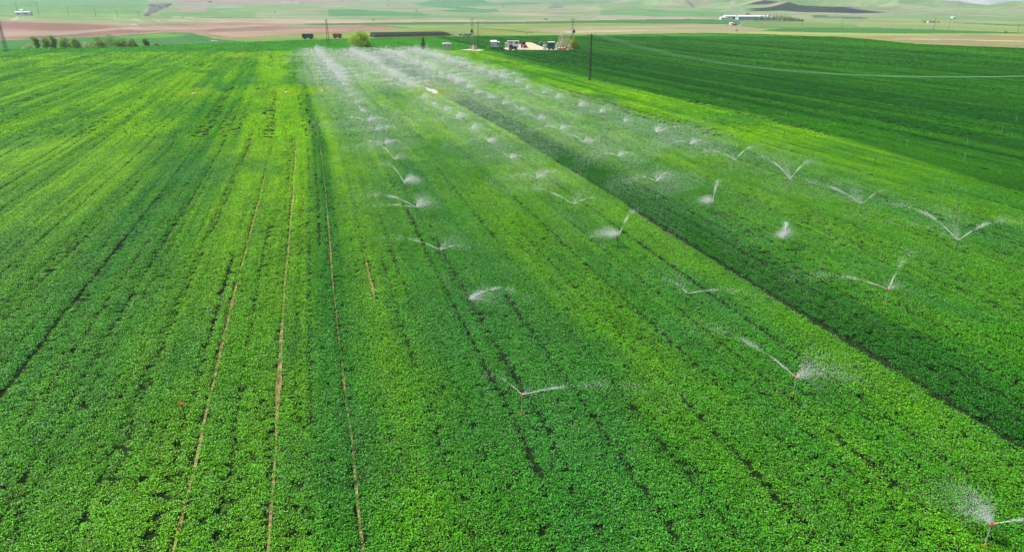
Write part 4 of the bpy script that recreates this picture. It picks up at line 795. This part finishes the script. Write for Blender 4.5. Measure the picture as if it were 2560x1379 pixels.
def rocks(px, py, wpx, label, n=9, m='rock', seed=1, s=1.0):
    q = at(px, py); g = random.Random(seed); b = MB(); sp = wpx/F*math.hypot(q[0], q[1])/2
    for i in range(n):
        x = g.uniform(-sp, sp); y = g.uniform(-1, 1); r = g.uniform(.2, .5)*s; v = []; f = []
        for a_ in range(5):
            for c in range(8):
                ph = pi*a_/4-pi/2; t_ = 2*pi*c/8; rr = r*(math.cos(ph)+.02)*g.uniform(.8, 1.2); v.append((x+rr*math.cos(t_), y+rr*math.sin(t_), r*.4+r*.6*math.sin(ph)))
        for a_ in range(4):
            for c in range(8): f.append((a_*8+c, a_*8+(c+1) % 8, (a_+1)*8+(c+1) % 8, (a_+1)*8+c))
        b.add(v, f)
    o = b.build('rubble', M[m]); o.location = q; o.rotation_euler[2] = FRONT; return tag(o, label, 'rubble', kind='stuff')
rocks(1172, 128.5, 56, 'low heap of pale rubble and dry clods below the left transformer pole', 30, 'rock', 3, .75)
rocks(1094, 124.5, 16, 'small heap of white stones left of the little hut', 8, 'roof_white', 4, 1.1)
rocks(1260, 125, 8, 'few pale stones between the cabin trailer and the tractor', 5, 'rock', 5, .8); rocks(535, 103.5, 18, 'pale stones at the corner of the green field on the left', 9, 'roof_white', 6, 1.3)
# solar park: rows leaning to the sun, so the camera sees their dark backs
N_ = 5
for i in range(N_):
    t_ = i/(N_-1); a = at(930-(4*t_), 97-6.2*t_); c = at(1122-16*t_, 92.2-3.6*t_); L_ = math.hypot(c[0]-a[0], c[1]-a[1]); rz = math.atan2(c[1]-a[1], c[0]-a[0])
    o = thing('solar_array', a, rz, '%s row of dark solar panels, counted from the near side' % ORD[i], 'solar panels', 'rows of solar panels')
    n = 26; b = MB()
    for k in range(n):
        x = L_*(k+.5)/n; b.box((x, 1.0, 1.75), (L_/n-.06, 3.9, .05), rx=R(-30))
    b.build('panel', M['panel'], o); b = MB()
    for k in range(n): b.box((L_*(k+.5)/n, .93, 1.64), (L_/n-.35, 3.6, .03), rx=R(-30))
    b.bar((0, -.6, 2.6), (L_, -.6, 2.6), .07); b.bar((0, 2.4, .85), (L_, 2.4, .85), .06); b.build('rail', M['panel_back'], o); b = MB()
    for k in range(15):
        x = L_*k/14; b.bar((x, -.5, 0), (x, -.5, 2.6), .07); b.bar((x, 2.2, 0), (x, 2.2, .95), .06); b.bar((x, -.55, .2), (min(x+2.6, L_), -.6, 2.5), .10)
    b.build('post', M['grey_metal'], o)
MBx = tank(1040, 94, 'white inverter box in front of the nearest solar row', 1.2, 'inverter_box')
# far farm buildings
def block(px, py, wpx, hpx, depth, wall, roof, label, name='barn', cat='barn', nwin=0, rz=FRONT, door=False, pitch=.25):
    q = at(px, py); d = math.hypot(q[0], q[1]); W = wpx*d/F; h = hpx*d/F; o = thing(name, q, rz, label, cat); e = h*(1-pitch)
    MB().box((0, depth/2, e/2-.2), (W, depth, e+.4)).build('wall', M[wall], o); b = MB(); b.prism([(-.4, e), (depth/2, h), (depth+.4, e), (depth+.4, e+.25), (depth/2, h+.25), (-.4, e+.25)], -W/2-.4, W/2+.4, 'x'); b.build('roof', M[roof], o)
    b = MB(); b.prism([(0, e), (depth/2, h), (depth, e)], -W/2+.02, W/2-.02, 'x'); b.build('gable', M[wall], o)
    for k in range(nwin): w_ = MB().box((-W/2+W*(k+.5)/nwin, -.03, e*.58), (W/nwin*.4, .08, e*.3)).build('window', M['glass'], o); MB().box((-W/2+W*(k+.5)/nwin, -.08, e*.42), (W/nwin*.5, .12, .12)).build('sill', M['white_paint'], w_)
    if door: dr = MB().box((W*.28, -.04, e*.38), (W*.16, .08, e*.76)).build('door', M['dark_steel'], o); MB().box((W*.22, -.1, e*.4), (.1, .08, .3)).build('handle', M['grey_metal'], dr)
    return o
block(1826, 49.5, 26, 9, 12, 'white_paint', 'roof_white', 'white far farm house left of the long barn', 'farm_house', 'house', 4, door=True); block(1809, 49.6, 12, 5.5, 9, 'white_paint', 'roof_white', 'low white far building at the left end of the farm', 'farm_shed', 'shed', 1)
block(1884, 51, 68, 9.8, 16, 'wall_blue', 'roof_white', 'long pale blue far barn with a bright white roof behind the trees', nwin=9, door=True); block(1924, 51.6, 16, 7.5, 12, 'white_paint', 'roof_white', 'small white far barn at the right end of the long one', 'farm_shed', 'shed', 1)
block(1829, 62.3, 6, 4.2, 5, 'white_paint', 'roof_white', 'small white far shed left of the red brown one', 'farm_shed', 'shed', 1); block(1837, 64.3, 9, 4.6, 6, 'clay', 'clay', 'small red brown far shed beside the distant pole', 'farm_shed', 'shed', 1)
block(2330, 57.5, 14, 4.0, 7, 'cream_wall', 'clay', 'low far shed with a brown roof between two trees at right', 'farm_shed', 'shed', 2); block(2386, 46, 6, 2.6, 8, 'white_paint', 'roof_white', 'faint white far hut on the plain at far right', 'farm_hut', 'hut', 1)
block(47, 38.5, 14, 6.5, 8, 'white_paint', 'roof_white', 'left one of the two white far farm huts at upper left', 'farm_hut', 'hut', 1); block(65, 39.5, 17, 7.5, 8, 'white_paint', 'wall_blue', 'right one of the two white far farm huts, with a dark window', 'farm_hut', 'hut', 1); block(55, 35.5, 6, 8.5, 5, 'cream_wall', 'roof_white', 'narrow taller hut behind the two white far huts', 'farm_hut', 'hut', 1)
block(1856, 64.6, 5, 2.6, 5, 'wall_blue', 'wall_blue', 'tiny grey blue far hut right of the red brown shed', 'farm_hut', 'hut', 1)

# ------------------------------------------------------------------ a cloud out of view that shades the hill, and the haze
q = Vector(at(1985, 20)); dirs = sund*(1900/sund.z); cpos = q+dirs
g = np.random.default_rng(12); b = MB()
for i in range(40):
    a = g.uniform(0, 6.28); rr = g.random()**.6; r = g.uniform(40, 62)*(1.15-.5*rr); c = cpos+Vector((math.cos(YAW), -math.sin(YAW), 0))*(rr*math.cos(a)*80)+Vector((math.sin(YAW), math.cos(YAW), 0))*(rr*math.sin(a)*260)+Vector((0, 0, g.uniform(0, 70)))
    v = []; f = []; n, k = 20, 10
    for i2 in range(k+1):
        ph = pi*i2/k-pi/2
        for j in range(n): th = 2*pi*j/n; v.append((c.x+r*math.cos(ph)*math.cos(th), c.y+r*math.cos(ph)*math.sin(th), c.z+r*.45*math.sin(ph)))
    for i2 in range(k):
        for j in range(n): f.append((i2*n+j, i2*n+(j+1) % n, (i2+1)*n+(j+1) % n, (i2+1)*n+j))
    b.add(v, f)
o = b.build('cloud', M['roof_white'], smooth=True); tag(o, kind='structure')
m = bpy.data.materials.new('haze'); m.use_nodes = True; t = m.node_tree; t.nodes.remove(t.nodes['Principled BSDF']); pv = t.nodes.new('ShaderNodeVolumePrincipled')
pv.inputs['Color'].default_value = (.80, .90, 1, 1); pv.inputs['Density'].default_value = 1.05e-4; pv.inputs['Anisotropy'].default_value = 0.0
t.links.new(pv.outputs[0], t.nodes['Material Output'].inputs['Volume'])
o = MB().box((0, 0, 350), (26000, 26000, 710)).build('haze', m); tag(o, kind='stuff')
